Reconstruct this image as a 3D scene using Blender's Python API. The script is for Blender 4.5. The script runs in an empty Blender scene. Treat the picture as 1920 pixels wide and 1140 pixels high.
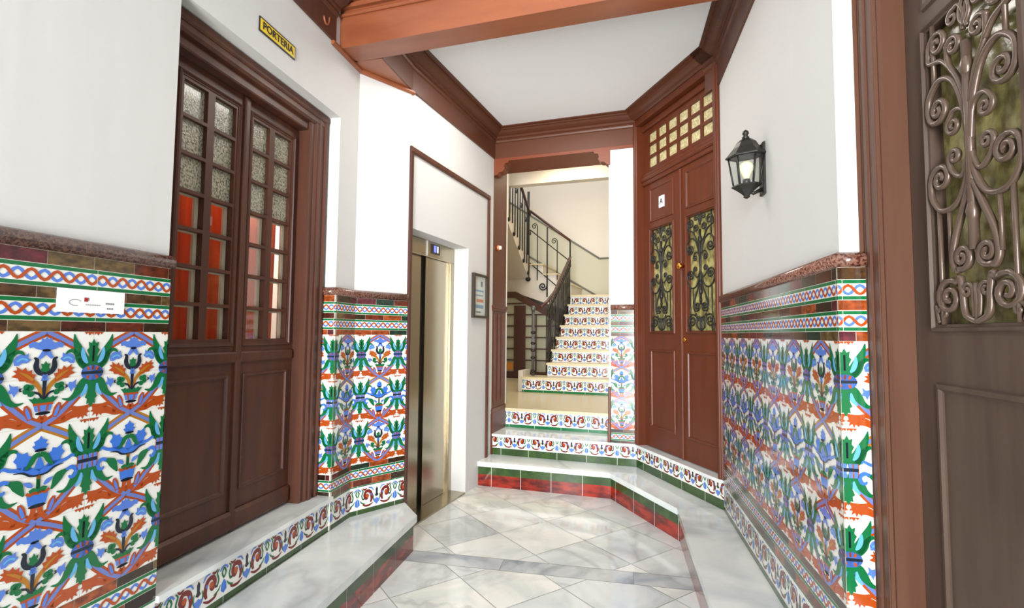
import bpy, bmesh, math, random
from mathutils import Vector, Matrix
random.seed(7)
COL = bpy.context.scene.collection
PI = math.pi
# ------------------------------------------------------------------ colours and materials
def lin(c):
    return tuple(((v/255.0)/12.92 if v/255.0 <= 0.04045 else ((v/255.0+0.055)/1.055)**2.4) for v in c)
def mat(name, rgb, rough=0.5, metal=0.0, coat=0.0, noise=None, bump=None, spec=0.5, emit=None):
    m = bpy.data.materials.new(name); m.use_nodes = True
    nt = m.node_tree; b = nt.nodes['Principled BSDF']; col = (*lin(rgb), 1)
    b.inputs['Base Color'].default_value = col; b.inputs['Roughness'].default_value = rough
    b.inputs['Metallic'].default_value = metal; b.inputs['Coat Weight'].default_value = coat
    b.inputs['Coat Roughness'].default_value = 0.28 if ('wood' in name or 'door' in name or 'beam' in name) else 0.08
    b.inputs['Specular IOR Level'].default_value = spec
    if emit:
        b.inputs['Emission Color'].default_value = (*lin(rgb), 1); b.inputs['Emission Strength'].default_value = emit
    tc = nt.nodes.new('ShaderNodeTexCoord')
    if noise:   # (scale xyz, second rgb, contrast lo, hi)
        mp = nt.nodes.new('ShaderNodeMapping'); mp.inputs['Scale'].default_value = noise[0]
        n = nt.nodes.new('ShaderNodeTexNoise'); n.inputs['Scale'].default_value = 1; n.inputs['Detail'].default_value = 4
        r = nt.nodes.new('ShaderNodeValToRGB')
        r.color_ramp.elements[0].position = noise[2]; r.color_ramp.elements[0].color = (*lin(noise[1]), 1)
        r.color_ramp.elements[1].position = noise[3]; r.color_ramp.elements[1].color = col
        nt.links.new(tc.outputs['Object'], mp.inputs['Vector']); nt.links.new(mp.outputs[0], n.inputs['Vector'])
        nt.links.new(n.outputs['Fac'], r.inputs['Fac']); nt.links.new(r.outputs[0], b.inputs['Base Color'])
    if bump:    # (scale xyz, strength, distance)
        mp = nt.nodes.new('ShaderNodeMapping'); mp.inputs['Scale'].default_value = bump[0]
        n = nt.nodes.new('ShaderNodeTexNoise'); n.inputs['Scale'].default_value = 1; n.inputs['Detail'].default_value = 3
        bm_ = nt.nodes.new('ShaderNodeBump'); bm_.inputs['Strength'].default_value = bump[1]; bm_.inputs['Distance'].default_value = bump[2]
        nt.links.new(tc.outputs['Object'], mp.inputs['Vector']); nt.links.new(mp.outputs[0], n.inputs['Vector'])
        nt.links.new(n.outputs['Fac'], bm_.inputs['Height']); nt.links.new(bm_.outputs[0], b.inputs['Normal'])
    return m
def marble(name, base, vein, scale, rough, tint=None, attr=False):
    m = mat(name, base, rough); nt = m.node_tree; b = nt.nodes['Principled BSDF']; L = nt.links.new
    tc = nt.nodes.new('ShaderNodeTexCoord')
    src = tc.outputs['Object']
    if attr:   # each slab has its own piece of the stone
        a = nt.nodes.new('ShaderNodeAttribute'); a.attribute_name = 'slab'
        vm = nt.nodes.new('ShaderNodeVectorMath'); vm.operation = 'ADD'
        sc = nt.nodes.new('ShaderNodeVectorMath'); sc.operation = 'SCALE'; sc.inputs['Scale'].default_value = 37.0
        L(a.outputs['Vector'], sc.inputs[0]); L(src, vm.inputs[0]); L(sc.outputs[0], vm.inputs[1]); src = vm.outputs[0]
    n1 = nt.nodes.new('ShaderNodeTexNoise'); n1.inputs['Scale'].default_value = scale; n1.inputs['Detail'].default_value = 6
    n1.inputs['Distortion'].default_value = 2.2; L(src, n1.inputs['Vector'])
    w = nt.nodes.new('ShaderNodeTexNoise'); w.inputs['Scale'].default_value = scale*0.55; w.inputs['Detail'].default_value = 5
    w.inputs['Distortion'].default_value = 1.2; L(src, w.inputs['Vector'])
    r1 = nt.nodes.new('ShaderNodeValToRGB'); e = r1.color_ramp.elements
    e[0].position = 0.30; e[0].color = (*lin(vein), 1); e[1].position = 0.56; e[1].color = (*lin(base), 1)
    ab = nt.nodes.new('ShaderNodeMath'); ab.operation = 'SUBTRACT'; ab.inputs[1].default_value = 0.5; L(w.outputs['Fac'], ab.inputs[0])
    ab2 = nt.nodes.new('ShaderNodeMath'); ab2.operation = 'ABSOLUTE'; L(ab.outputs[0], ab2.inputs[0])
    r2 = nt.nodes.new('ShaderNodeValToRGB'); e = r2.color_ramp.elements
    e[0].position = 0.0; e[0].color = (0.62, 0.63, 0.64, 1); e[1].position = 0.035; e[1].color = (1, 1, 1, 1)
    L(n1.outputs['Fac'], r1.inputs['Fac']); L(ab2.outputs[0], r2.inputs['Fac'])
    mx = nt.nodes.new('ShaderNodeMixRGB'); mx.blend_type = 'MULTIPLY'; mx.inputs['Fac'].default_value = 0.6
    L(r1.outputs[0], mx.inputs['Color1']); L(r2.outputs[0], mx.inputs['Color2']); out = mx.outputs[0]
    if attr:
        hs = nt.nodes.new('ShaderNodeSeparateXYZ'); L(a.outputs['Vector'], hs.inputs[0])
        r3 = nt.nodes.new('ShaderNodeValToRGB'); e = r3.color_ramp.elements
        e[0].position = 0.0; e[0].color = (0.80, 0.83, 0.86, 1); e[1].position = 1.0; e[1].color = (1, 0.985, 0.95, 1)
        L(hs.outputs['X'], r3.inputs['Fac'])
        m2 = nt.nodes.new('ShaderNodeMixRGB'); m2.blend_type = 'MULTIPLY'; m2.inputs['Fac'].default_value = 1
        L(out, m2.inputs['Color1']); L(r3.outputs[0], m2.inputs['Color2']); out = m2.outputs[0]
    L(out, b.inputs['Base Color'])
    return m
def glass(name, tint=(235, 240, 235), rough=0.03, alpha=0.12):
    m = bpy.data.materials.new(name); m.use_nodes = True; nt = m.node_tree
    for n in list(nt.nodes): nt.nodes.remove(n)
    o = nt.nodes.new('ShaderNodeOutputMaterial'); t = nt.nodes.new('ShaderNodeBsdfTransparent'); g = nt.nodes.new('ShaderNodeBsdfGlossy')
    g.inputs['Roughness'].default_value = rough; t.inputs['Color'].default_value = (*lin(tint), 1)
    mx = nt.nodes.new('ShaderNodeMixShader'); mx.inputs['Fac'].default_value = alpha
    nt.links.new(t.outputs[0], mx.inputs[1]); nt.links.new(g.outputs[0], mx.inputs[2]); nt.links.new(mx.outputs[0], o.inputs[0])
    return m
M = {}
M['plaster'] = mat('white_plaster', (207, 206, 203), 0.7, bump=((9, 9, 1.2), 0.25, 0.006))
M['ceiling'] = mat('ceiling_plaster', (232, 234, 236), 0.8, bump=((3, 3, 3), 0.15, 0.005))
M['cream'] = mat('stairwell_plaster', (214, 206, 194), 0.75)
M['dadoplaster'] = mat('stairwell_lower_paint', (190, 186, 166), 0.6)
M['greyline'] = mat('painted_grey_line', (120, 120, 112), 0.6)
M['wood'] = mat('brown_painted_wood', (92, 42, 20), 0.42, coat=0.10, noise=((14, 14, 1.6), (84, 38, 18), 0.35, 0.6), bump=((40, 40, 4), 0.12, 0.003), spec=0.35)
M['wooddoor'] = mat('dark_brown_painted_door', (86, 50, 35), 0.46, spec=0.35, coat=0.08, noise=((14, 14, 1.6), (72, 42, 32), 0.35, 0.6), bump=((40, 40, 4), 0.12, 0.003))
M['woodgrey'] = mat('greyish_brown_painted_door', (86, 71, 60), 0.5, spec=0.22, coat=0.0, noise=((14, 14, 1.6), (74, 58, 49), 0.35, 0.6), bump=((40, 40, 4), 0.12, 0.003))
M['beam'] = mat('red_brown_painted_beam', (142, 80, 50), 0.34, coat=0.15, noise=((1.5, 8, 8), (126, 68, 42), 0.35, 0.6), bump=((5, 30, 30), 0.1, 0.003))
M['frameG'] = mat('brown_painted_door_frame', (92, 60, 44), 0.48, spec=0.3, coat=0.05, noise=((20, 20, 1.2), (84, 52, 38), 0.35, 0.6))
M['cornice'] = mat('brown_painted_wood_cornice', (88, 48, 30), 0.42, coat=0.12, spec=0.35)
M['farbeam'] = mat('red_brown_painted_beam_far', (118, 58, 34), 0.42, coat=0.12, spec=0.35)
M['darkwood'] = mat('dark_varnished_wood', (72, 38, 28), 0.4, coat=0.2)
M['white'] = mat('white_tile_glaze', (228, 228, 222), 0.12, coat=0.3)
M['grout'] = mat('tile_grout', (206, 200, 184), 0.8)
M['green'] = mat('green_tile_glaze', (10, 104, 56), 0.14, coat=0.3)
M['olive'] = mat('olive_green_step_tile', (54, 80, 36), 0.12, coat=0.3, noise=((9, 9, 9), (42, 66, 34), 0.4, 0.6))
M['peri'] = mat('periwinkle_tile_glaze', (84, 122, 204), 0.14, coat=0.3)
M['bandblue'] = mat('lavender_blue_band_glaze', (104, 122, 186), 0.14, coat=0.3)
M['blue'] = mat('blue_tile_glaze', (58, 112, 204), 0.14, coat=0.3)
M['sky'] = mat('light_blue_tile_glaze', (96, 168, 214), 0.14, coat=0.3)
M['orange'] = mat('orange_tile_glaze', (170, 72, 22), 0.14, coat=0.3)
M['ochre'] = mat('ochre_tile_glaze', (172, 112, 26), 0.14, coat=0.3)
M['navy'] = mat('black_blue_tile_glaze', (22, 34, 48), 0.14, coat=0.3)
M['maroon'] = mat('maroon_tile_glaze', (112, 26, 20), 0.14, coat=0.3)
M['red'] = mat('red_mottled_step_tile', (150, 40, 24), 0.12, coat=0.4, noise=((7, 7, 22), (84, 18, 16), 0.38, 0.6))
for k, c in enumerate([(84, 34, 20), (112, 44, 22), (58, 42, 26), (30, 56, 42), (104, 36, 46), (166, 76, 30), (112, 88, 52), (46, 26, 18), (90, 60, 34)]):
    M['brick%d' % k] = mat('glazed_brick_%d' % k, c, 0.15, coat=0.4, noise=((30, 30, 50), tuple(int(v*0.6) for v in c), 0.35, 0.65))
BR = ['brick%d' % k for k in range(9)]
M['cap'] = mat('speckled_brown_cap_tile', (128, 92, 76), 0.24, coat=0.4, noise=((110, 110, 110), (74, 32, 24), 0.42, 0.56))
M['marble_step'] = marble('pale_marble_step', (228, 231, 228), (194, 201, 201), 1.1, 0.14)
M['marble_floor'] = marble('marble_floor_slab', (243, 243, 238), (214, 218, 216), 1.5, 0.09, attr=True)
M['marble_band'] = marble('grey_marble_band', (204, 208, 210), (150, 160, 172), 1.7, 0.09, attr=True)
M['floorgrout'] = mat('floor_joint', (142, 144, 142), 0.6)
M['treadwarm'] = mat('cream_marble_tread', (206, 192, 156), 0.25)
M['steel'] = mat('brushed_steel', (176, 166, 146), 0.26, metal=1.0, bump=((2, 2, 90), 0.05, 0.002))
M['steeldark'] = mat('dark_steel_gap', (36, 28, 24), 0.4, metal=0.6)
M['iron'] = mat('black_wrought_iron', (44, 42, 38), 0.38, metal=0.5)
M['irongrey'] = mat('grey_iron_newel', (96, 98, 98), 0.4, metal=0.6)
M['ironbrown'] = mat('brown_painted_iron', (92, 74, 62), 0.34, metal=0.2, coat=0.3)
M['antique'] = mat('mottled_olive_glass', (176, 168, 108), 0.22, coat=0.2, noise=((34, 34, 20), (116, 106, 62), 0.38, 0.64), bump=((60, 60, 60), 0.3, 0.003))
M['transom'] = mat('cream_textured_glass', (206, 196, 152), 0.2, coat=0.4, noise=((60, 60, 60), (170, 158, 112), 0.4, 0.6), bump=((90, 90, 90), 0.4, 0.003))
M['frost'] = mat('frosted_textured_glass', (176, 172, 150), 0.14, coat=0.6, noise=((110, 110, 90), (96, 98, 86), 0.38, 0.56), bump=((120, 120, 100), 0.6, 0.004))
M['clear'] = glass('clear_window_glass', (246, 248, 246), alpha=0.06)
M['curtain'] = mat('orange_curtain_fabric', (208, 112, 64), 0.8, noise=((22, 22, 2), (184, 84, 44), 0.35, 0.6))
M['pinkcloth'] = mat('pale_pink_blind', (222, 168, 146), 0.8)
for k_ in ('curtain', 'pinkcloth'):
    nt = M[k_].node_tree; b_ = nt.nodes['Principled BSDF']; tl = nt.nodes.new('ShaderNodeBsdfTranslucent'); mx = nt.nodes.new('ShaderNodeMixShader'); mx.inputs[0].default_value = 0.4
    tl.inputs[0].default_value = b_.inputs['Base Color'].default_value
    nt.links.new(b_.outputs[0], mx.inputs[1]); nt.links.new(tl.outputs[0], mx.inputs[2]); nt.links.new(mx.outputs[0], nt.nodes['Material Output'].inputs[0])
M['bead'] = mat('cream_painted_bead', (226, 208, 184), 0.5)
M['brass'] = mat('polished_brass', (232, 150, 60), 0.22, metal=1.0)
M['copper'] = mat('copper_knob', (214, 118, 84), 0.3, metal=0.6)
M['paper'] = mat('white_paper', (240, 240, 240), 0.6)
M['yellow'] = mat('yellow_enamel', (228, 200, 60), 0.3)
M['black'] = mat('black_paint', (28, 28, 30), 0.4)
M['greyprint'] = mat('grey_print', (128, 128, 134), 0.6)
M['redprint'] = mat('red_print', (160, 42, 40), 0.6)
M['blueprint'] = mat('pale_blue_print', (150, 176, 214), 0.6)
M['pinkprint'] = mat('pink_print', (226, 150, 120), 0.6)
M['bulb'] = mat('cream_lamp_bulb', (240, 232, 196), 0.3)
M['display'] = mat('lit_blue_display', (96, 104, 232), 0.3, emit=1.2)
M['displaywhite'] = mat('lit_white_display', (235, 235, 240), 0.3, emit=1.0)
M['whitepaint'] = mat('white_painted_face', (232, 230, 222), 0.5)
M['frame'] = mat('dark_bronze_picture_frame', (66, 58, 48), 0.35, metal=0.4)
M['palepane'] = mat('pale_grey_green_glass', (178, 178, 156), 0.3)
M['amber'] = mat('amber_glass', (210, 140, 60), 0.3)

# ------------------------------------------------------------------ mesh helpers
class MB:
    def __init__(self): self.bm = bmesh.new(); self.mats = []
    def mi(self, key):
        if key not in self.mats: self.mats.append(key)
        return self.mats.index(key)
    def face(self, pts, key, smooth=False):
        vs = [self.bm.verts.new(p) for p in pts]
        f = self.bm.faces.new(vs); f.material_index = self.mi(key); f.smooth = smooth
        return f
    def grid(self, rows, key, closed=False, smooth=True, caps=False):
        vr = [[self.bm.verts.new(p) for p in r] for r in rows]
        m = self.mi(key); n = len(rows[0])
        for a, b in zip(vr[:-1], vr[1:]):
            for i in range(n if closed else n-1):
                j = (i+1) % n
                try:
                    f = self.bm.faces.new((a[i], a[j], b[j], b[i])); f.material_index = m; f.smooth = smooth
                except ValueError: pass
        if caps and closed:
            for r in (vr[0], vr[-1]):
                try: f = self.bm.faces.new(r); f.material_index = m
                except ValueError: pass
    def prism(self, bottom, top, key):      # matching loops of 3D points
        m = self.mi(key); a = [self.bm.verts.new(p) for p in bottom]; b = [self.bm.verts.new(p) for p in top]; n = len(a)
        fs = [self.bm.faces.new(a), self.bm.faces.new(b)]
        for i in range(n): fs.append(self.bm.faces.new((a[i], a[(i+1) % n], b[(i+1) % n], b[i])))
        for f in fs: f.material_index = m
    def plan(self, pts, z0, z1, key):       # plan polygon between two heights
        self.prism([(x, y, z0) for x, y in pts], [(x, y, z1) for x, y in pts], key)
    def box(self, fr, s0, s1, z0, z1, o0, o1, key, ch=0.0):
        if ch <= 0:
            self.prism([fr.P(s, z, o0) for s, z in ((s0, z0), (s1, z0), (s1, z1), (s0, z1))],
                       [fr.P(s, z, o1) for s, z in ((s0, z0), (s1, z0), (s1, z1), (s0, z1))], key)
        else:           # front edges chamfered
            sg = 1 if o1 > o0 else -1
            def ring(i, o): return [fr.P(s, z, o) for s, z in ((s0+i, z0+i), (s1-i, z0+i), (s1-i, z1-i), (s0+i, z1-i))]
            r = [ring(0, o0), ring(0, o1-sg*ch), ring(ch, o1)]
            self.grid(r, key, closed=True, smooth=False, caps=True)
    def tube(self, pts, r, key, sides=8, caps=True):
        pts = [Vector(p) for p in pts]; n = len(pts); rows = []
        up = None
        for i, p in enumerate(pts):
            d = (pts[min(i+1, n-1)]-pts[max(i-1, 0)])
            if d.length < 1e-9: d = Vector((0, 0, 1))
            d.normalize()
            if up is None:
                up = Vector((0, 0, 1)) if abs(d.z) < 0.9 else Vector((1, 0, 0))
                up = (up-d*up.dot(d)).normalized()
            else:
                up = (up-d*up.dot(d))
                up = up.normalized() if up.length > 1e-6 else d.orthogonal().normalized()
            w = d.cross(up); rr = r[i] if isinstance(r, (list, tuple)) else r
            rows.append([p+up*math.cos(2*PI*k/sides)*rr+w*math.sin(2*PI*k/sides)*rr for k in range(sides)])
        self.grid(rows, key, closed=True, caps=caps)
    def lathe(self, c, prof, key, seg=20, axis=Vector((0, 0, 1))):
        axis = Vector(axis).normalized(); u = axis.orthogonal().normalized(); w = axis.cross(u); c = Vector(c)
        self.grid([[c+axis*h+(u*math.cos(2*PI*k/seg)+w*math.sin(2*PI*k/seg))*max(r, 1e-4) for k in range(seg)] for r, h in prof], key, closed=True, caps=True)
    def mold(self, pts, prof, key, smooth=False):   # profile (o, z) swept round a plan polyline, interior to the right
        pts = [Vector((p[0], p[1])) for p in pts]; n = len(pts); rows = []
        def nor(a, b): d = (b-a).normalized(); return Vector((d.y, -d.x))
        for i, p in enumerate(pts):
            if i == 0: m = nor(pts[0], pts[1])
            elif i == n-1: m = nor(pts[-2], pts[-1])
            else:
                n1, n2 = nor(pts[i-1], p), nor(p, pts[i+1]); m = (n1+n2); m = m/max(m.dot(n1), 0.2)
            rows.append([(p.x+m.x*o, p.y+m.y*o, z) for o, z in prof])
        self.grid(rows, key, closed=True, smooth=smooth, caps=True)
    def build(self, name, parent=None, origin=None):
        bm = self.bm
        bmesh.ops.recalc_face_normals(bm, faces=[f for f in bm.faces if len(f.edges) and not all(e.is_boundary for e in f.edges)])
        me = bpy.data.meshes.new(name); bm.to_mesh(me); bm.free()
        for k in self.mats: me.materials.append(M[k])
        o = bpy.data.objects.new(name, me); COL.objects.link(o)
        if parent is not None:
            o.parent = parent; o.matrix_parent_inverse = Matrix.Translation(parent.location).inverted()
        return o
def thing(name, label, cat, loc, group=None):
    o = bpy.data.objects.new(name, None); COL.objects.link(o); o.location = loc; o.empty_display_size = 0.1
    o['label'] = label; o['category'] = cat
    if group: o['group'] = group
    return o
def tag(o, label, cat, group=None):
    o['label'] = label; o['category'] = cat
    if group: o['group'] = group
    return o
def struct(o, label=None):
    o['kind'] = 'structure'
    if label: o['label'] = label
    return o
def sthing(name, label, loc):
    o = bpy.data.objects.new(name, None); COL.objects.link(o); o.location = loc; o['kind'] = 'structure'; o['label'] = label
    return o
class Fr:      # a vertical plane: origin, direction of travel, normal to the right (into the room)
    def __init__(self, p, d):
        self.p = Vector((p[0], p[1])); self.d = Vector((d[0], d[1])).normalized(); self.n = Vector((self.d.y, -self.d.x))
    def P(self, s, z, o=0.0): q = self.p+self.d*s+self.n*o; return (q.x, q.y, z)
    def xy(self, s, o=0.0): q = self.p+self.d*s+self.n*o; return (q.x, q.y)
def dirv(a): a = math.radians(a); return (math.sin(a), math.cos(a))
def cr(pts, k=6, closed=False):        # Catmull-Rom smoothing in 2D
    out = []; n = len(pts)
    rng = range(n) if closed else range(n-1)
    for i in rng:
        if closed: p0, p1, p2, p3 = pts[(i-1) % n], pts[i], pts[(i+1) % n], pts[(i+2) % n]
        else: p0, p1, p2, p3 = pts[max(i-1, 0)], pts[i], pts[i+1], pts[min(i+2, n-1)]
        for j in range(k):
            t = j/k
            out.append(tuple(0.5*((2*b)+(-a+c)*t+(2*a-5*b+4*c-d)*t*t+(-a+3*b-3*c+d)*t**3) for a, b, c, d in zip(p0, p1, p2, p3)))
    if not closed: out.append(tuple(pts[-1]))
    return out

# ------------------------------------------------------------------ plan of the place
H1, H2 = 0.22, 0.42
ZP, ZM0, ZM1, ZD = 3.17, 0.545, 1.385, 1.675
L = Fr((-1.06, 3.22), dirv(11.5))
A1, F1S, F2S = -1.31, -0.12, 0.105          # along L: pillar end, recess end, chamfer start
F2 = Vector(L.xy(F2S)); F3 = Vector((-0.75, 3.615)); P1 = Vector((-0.19, 5.06)); T0 = Vector((1.13, 4.62)); C = Vector((1.455, 3.49))
K = Fr(F2, F3-F2); E_ = Fr(F3, P1-F3); S = Fr(P1, T0-P1); T = Fr(T0, C-T0)
R = Fr(C, tuple(-v for v in dirv(11.5))); DS = 1.86
D = Vector(R.xy(DS)); J = Fr(D, -R.n); G = Fr(J.xy(0.10), R.d)
J0 = Fr(Vector(L.xy(F1S, -0.13)), L.n)      # reveal of the left recess, ends at the corner
KL, EL, SL, TL = (F3-F2).length, (P1-F3).length, (T0-P1).length, (C-T0).length
ZC = 3.45

# ------------------------------------------------------------------ walls, ceiling, floors
b = MB()
b.plan([L.xy(-5.2), L.xy(A1), L.xy(A1, -0.45), L.xy(-5.2, -0.45)], 0, 3.6, 'plaster')
b.plan([L.xy(A1), L.xy(F1S), L.xy(F1S, -0.45), L.xy(A1, -0.45)], 2.745, 3.6, 'plaster')
b.plan([L.xy(F1S), L.xy(F2S), L.xy(F2S, -0.45), L.xy(F1S, -0.45)], 0, 3.6, 'plaster')
struct(b.build('wall_left'), 'white plaster wall on the left with the recess of the glazed brown door')
b = MB(); b.plan([F2, F3, E_.xy(-0.001, -0.35), L.xy(F2S, -0.45)], 0, 3.6, 'plaster')
struct(b.build('wall_left_corner'), 'narrow bright white wall set at a slant before the lift')
b = MB()
b.plan([E_.xy(0), E_.xy(0.03), E_.xy(0.03, -0.35), E_.xy(0, -0.35)], 0, 3.6, 'plaster')
b.plan([E_.xy(0.03), E_.xy(0.98), E_.xy(0.98, -0.35), E_.xy(0.03, -0.35)], 2.165, 3.6, 'plaster')
b.plan([E_.xy(0.98), E_.xy(EL), E_.xy(EL, -0.35), E_.xy(0.98, -0.35)], 0, 3.6, 'plaster')
struct(b.build('wall_lift'), 'white plaster wall that holds the lift')
b = MB(); b.plan([S.xy(1.165), S.xy(SL), S.xy(SL, -0.39), S.xy(1.165, -0.39)], 0, 3.17, 'plaster')
struct(b.build('wall_back'), 'narrow white pier between the stair opening and the panelled double door')
b = MB()
b.plan([R.xy(0), R.xy(DS), R.xy(DS, -0.4), R.xy(0, -0.4)], 0, 3.6, 'plaster')
b.plan([R.xy(DS), R.xy(DS+1.42), R.xy(DS+1.42, -0.4), R.xy(DS, -0.4)], 2.98, 3.6, 'plaster')
b.plan([R.xy(DS+1.42), R.xy(DS+3.2), R.xy(DS+3.2, -0.4), R.xy(DS+1.42, -0.4)], 0, 3.6, 'plaster')
struct(b.build('wall_right'), 'white plaster wall on the right with the lantern')
b = MB()
b.face([(x, y, ZC) for x, y in (L.xy(-5.2, -.2), L.xy(0.3, -.2), E_.xy(0, -.2), E_.xy(EL+0.1, -0.2), S.xy(SL, -.2), T.xy(TL, -0.2), R.xy(DS+3.2, -0.2))], 'ceiling')
struct(b.build('ceiling'), 'pale grey white ceiling')
# floor slabs laid on the diagonal, with a cross band
def clip_poly(poly, a, bb):      # keep the side to the right of a->b
    out = []; ax, ay = a; bx, by = bb
    def side(p): return (bx-ax)*(p[1]-ay)-(by-ay)*(p[0]-ax)
    for i in range(len(poly)):
        p, q = poly[i], poly[(i+1) % len(poly)]; sp, sq = side(p), side(q)
        if sp <= 0: out.append(p)
        if (sp < 0 < sq) or (sq < 0 < sp):
            t = sp/(sp-sq); out.append((p[0]+(q[0]-p[0])*t, p[1]+(q[1]-p[1])*t))
    return out
def clip_conv(poly, conv):       # conv is clockwise
    for i in range(len(conv)):
        poly = clip_poly(poly, conv[i], conv[(i+1) % len(conv)])
        if len(poly) < 3: return []
    return poly
outline = [L.xy(-5.2, 0.02), L.xy(0.35, 0.02), E_.xy(0.2, -0.2), E_.xy(EL, 0), S.xy(SL*0.9, 0.1), R.xy(-0.02, 0.15), R.xy(DS+3.2, 0.01)]
outline = [L.xy(-5.2, -0.02), L.xy(0.2, -0.1), E_.xy(0.4, -0.25), E_.xy(EL+0.1, 0.0), S.xy(SL, 0.0), R.xy(-0.1, 0), R.xy(DS+3.2, -0.02)]
b = MB()
slabs = []
g1 = Vector((math.sin(math.radians(146)), math.cos(math.radians(146)))); g2 = Vector((-g1.y, g1.x))
if g2.y < 0: g2 = -g2
NN = Vector((0.829, 0.559))
ax = dirv(11.5); band = (3.10, 0.075)      # band centre along the axis, half width
def axd(p): return p[0]*ax[0]+p[1]*ax[1]
cen = Vector((0.22, 3.11)); bc = axd(cen)
BIG = 9
q = Vector((ax[1], -ax[0]))
def halfq(c0, c1):
    a0 = Vector(ax)*c0; a1 = Vector(ax)*c1
    return [tuple(a0-q*BIG), tuple(a1-q*BIG), tuple(a1+q*BIG), tuple(a0+q*BIG)]
zones = [(halfq(bc+0.077, bc+9), 1.56, 'marble_floor'), (halfq(bc-9, bc-0.077), 1.44, 'marble_floor')]
gap = 0.0016; p_ = 0.42
import itertools
for zone, ph, key in zones:
    for i, j in itertools.product(range(-20, 26), range(-20, 26)):
        u0 = ph+i*p_; v0 = 0.13+j*p_
        sq = [(u0+gap, v0+gap), (u0+gap, v0+p_-gap), (u0+p_-gap, v0+p_-gap), (u0+p_-gap, v0+gap)]
        pts = [tuple(NN*u+Vector((-NN.y, NN.x))*v) for u, v in sq]
        # make clockwise
        ar = sum(pts[k][0]*pts[(k+1) % 4][1]-pts[(k+1) % 4][0]*pts[k][1] for k in range(4))
        if ar > 0: pts = pts[::-1]
        pts = clip_conv(pts, zone)
        if len(pts) < 3: continue
        pts = clip_conv(pts, outline)
        if len(pts) >= 3: slabs.append((pts, key))
for k in range(-8, 8):            # the grey cross band in long pieces
    s0 = k*0.78+0.1
    a0 = Vector(ax)*(bc-0.074); a1 = Vector(ax)*(bc+0.074)
    pts = [tuple(a0+q*(s0+gap)), tuple(a1+q*(s0+gap)), tuple(a1+q*(s0+0.78-gap)), tuple(a0+q*(s0+0.78-gap))]
    pts = clip_conv(pts, outline)
    if len(pts) >= 3: slabs.append((pts, 'marble_band'))
lay = b.bm.faces.layers.float_vector.new('slab')
b.face([(x, y, -0.002) for x, y in outline], 'floorgrout')
for pts, key in slabs:
    f = b.face([(x, y, 0.0) for x, y in pts], key); f[lay] = Vector((random.random(), random.random(), random.random()))
struct(b.build('floor'), 'polished pale marble floor laid on the diagonal with a grey cross band')

# ------------------------------------------------------------------ tile patterns, drawn in cell units
def ribbon(pts, ws, k=5):
    ps = cr(pts, k); n = len(ps); m = len(pts)
    if not isinstance(ws, (list, tuple)): ws = [ws]*m
    wl = [c[0] for c in cr([(w,) for w in ws], k)] if m > 1 else ws
    Lf, Rt = [], []
    for i in range(n):
        a, c = ps[max(i-1, 0)], ps[min(i+1, n-1)]; dx, dy = c[0]-a[0], c[1]-a[1]; l = math.hypot(dx, dy) or 1
        w = max(wl[min(i, len(wl)-1)], 0.004)/2
        Lf.append((ps[i][0]-dy/l*w, ps[i][1]+dx/l*w)); Rt.append((ps[i][0]+dy/l*w, ps[i][1]-dx/l*w))
    return [[Lf[i], Rt[i], Rt[i+1], Lf[i+1]] for i in range(n-1)]
def ell(cx, cy, rx, ry, n=14): return [[(cx+rx*math.cos(2*PI*i/n), cy+ry*math.sin(2*PI*i/n)) for i in range(n)]]
def spiral(cx, cy, r0, r1, a0, turns, n=16):
    return [(cx+(r0+(r1-r0)*i/n)*math.cos(a0+2*PI*turns*i/n), cy+(r0+(r1-r0)*i/n)*math.sin(a0+2*PI*turns*i/n)) for i in range(n+1)]
def mirror(items):
    out = []
    for polys, key, lay in items:
        out.append((polys, key, lay)); out.append(([[(-x, y) for x, y in p] for p in polys], key, lay))
    return out
def both(out, polys, key, lay): out.append((polys, key, lay))
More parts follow.
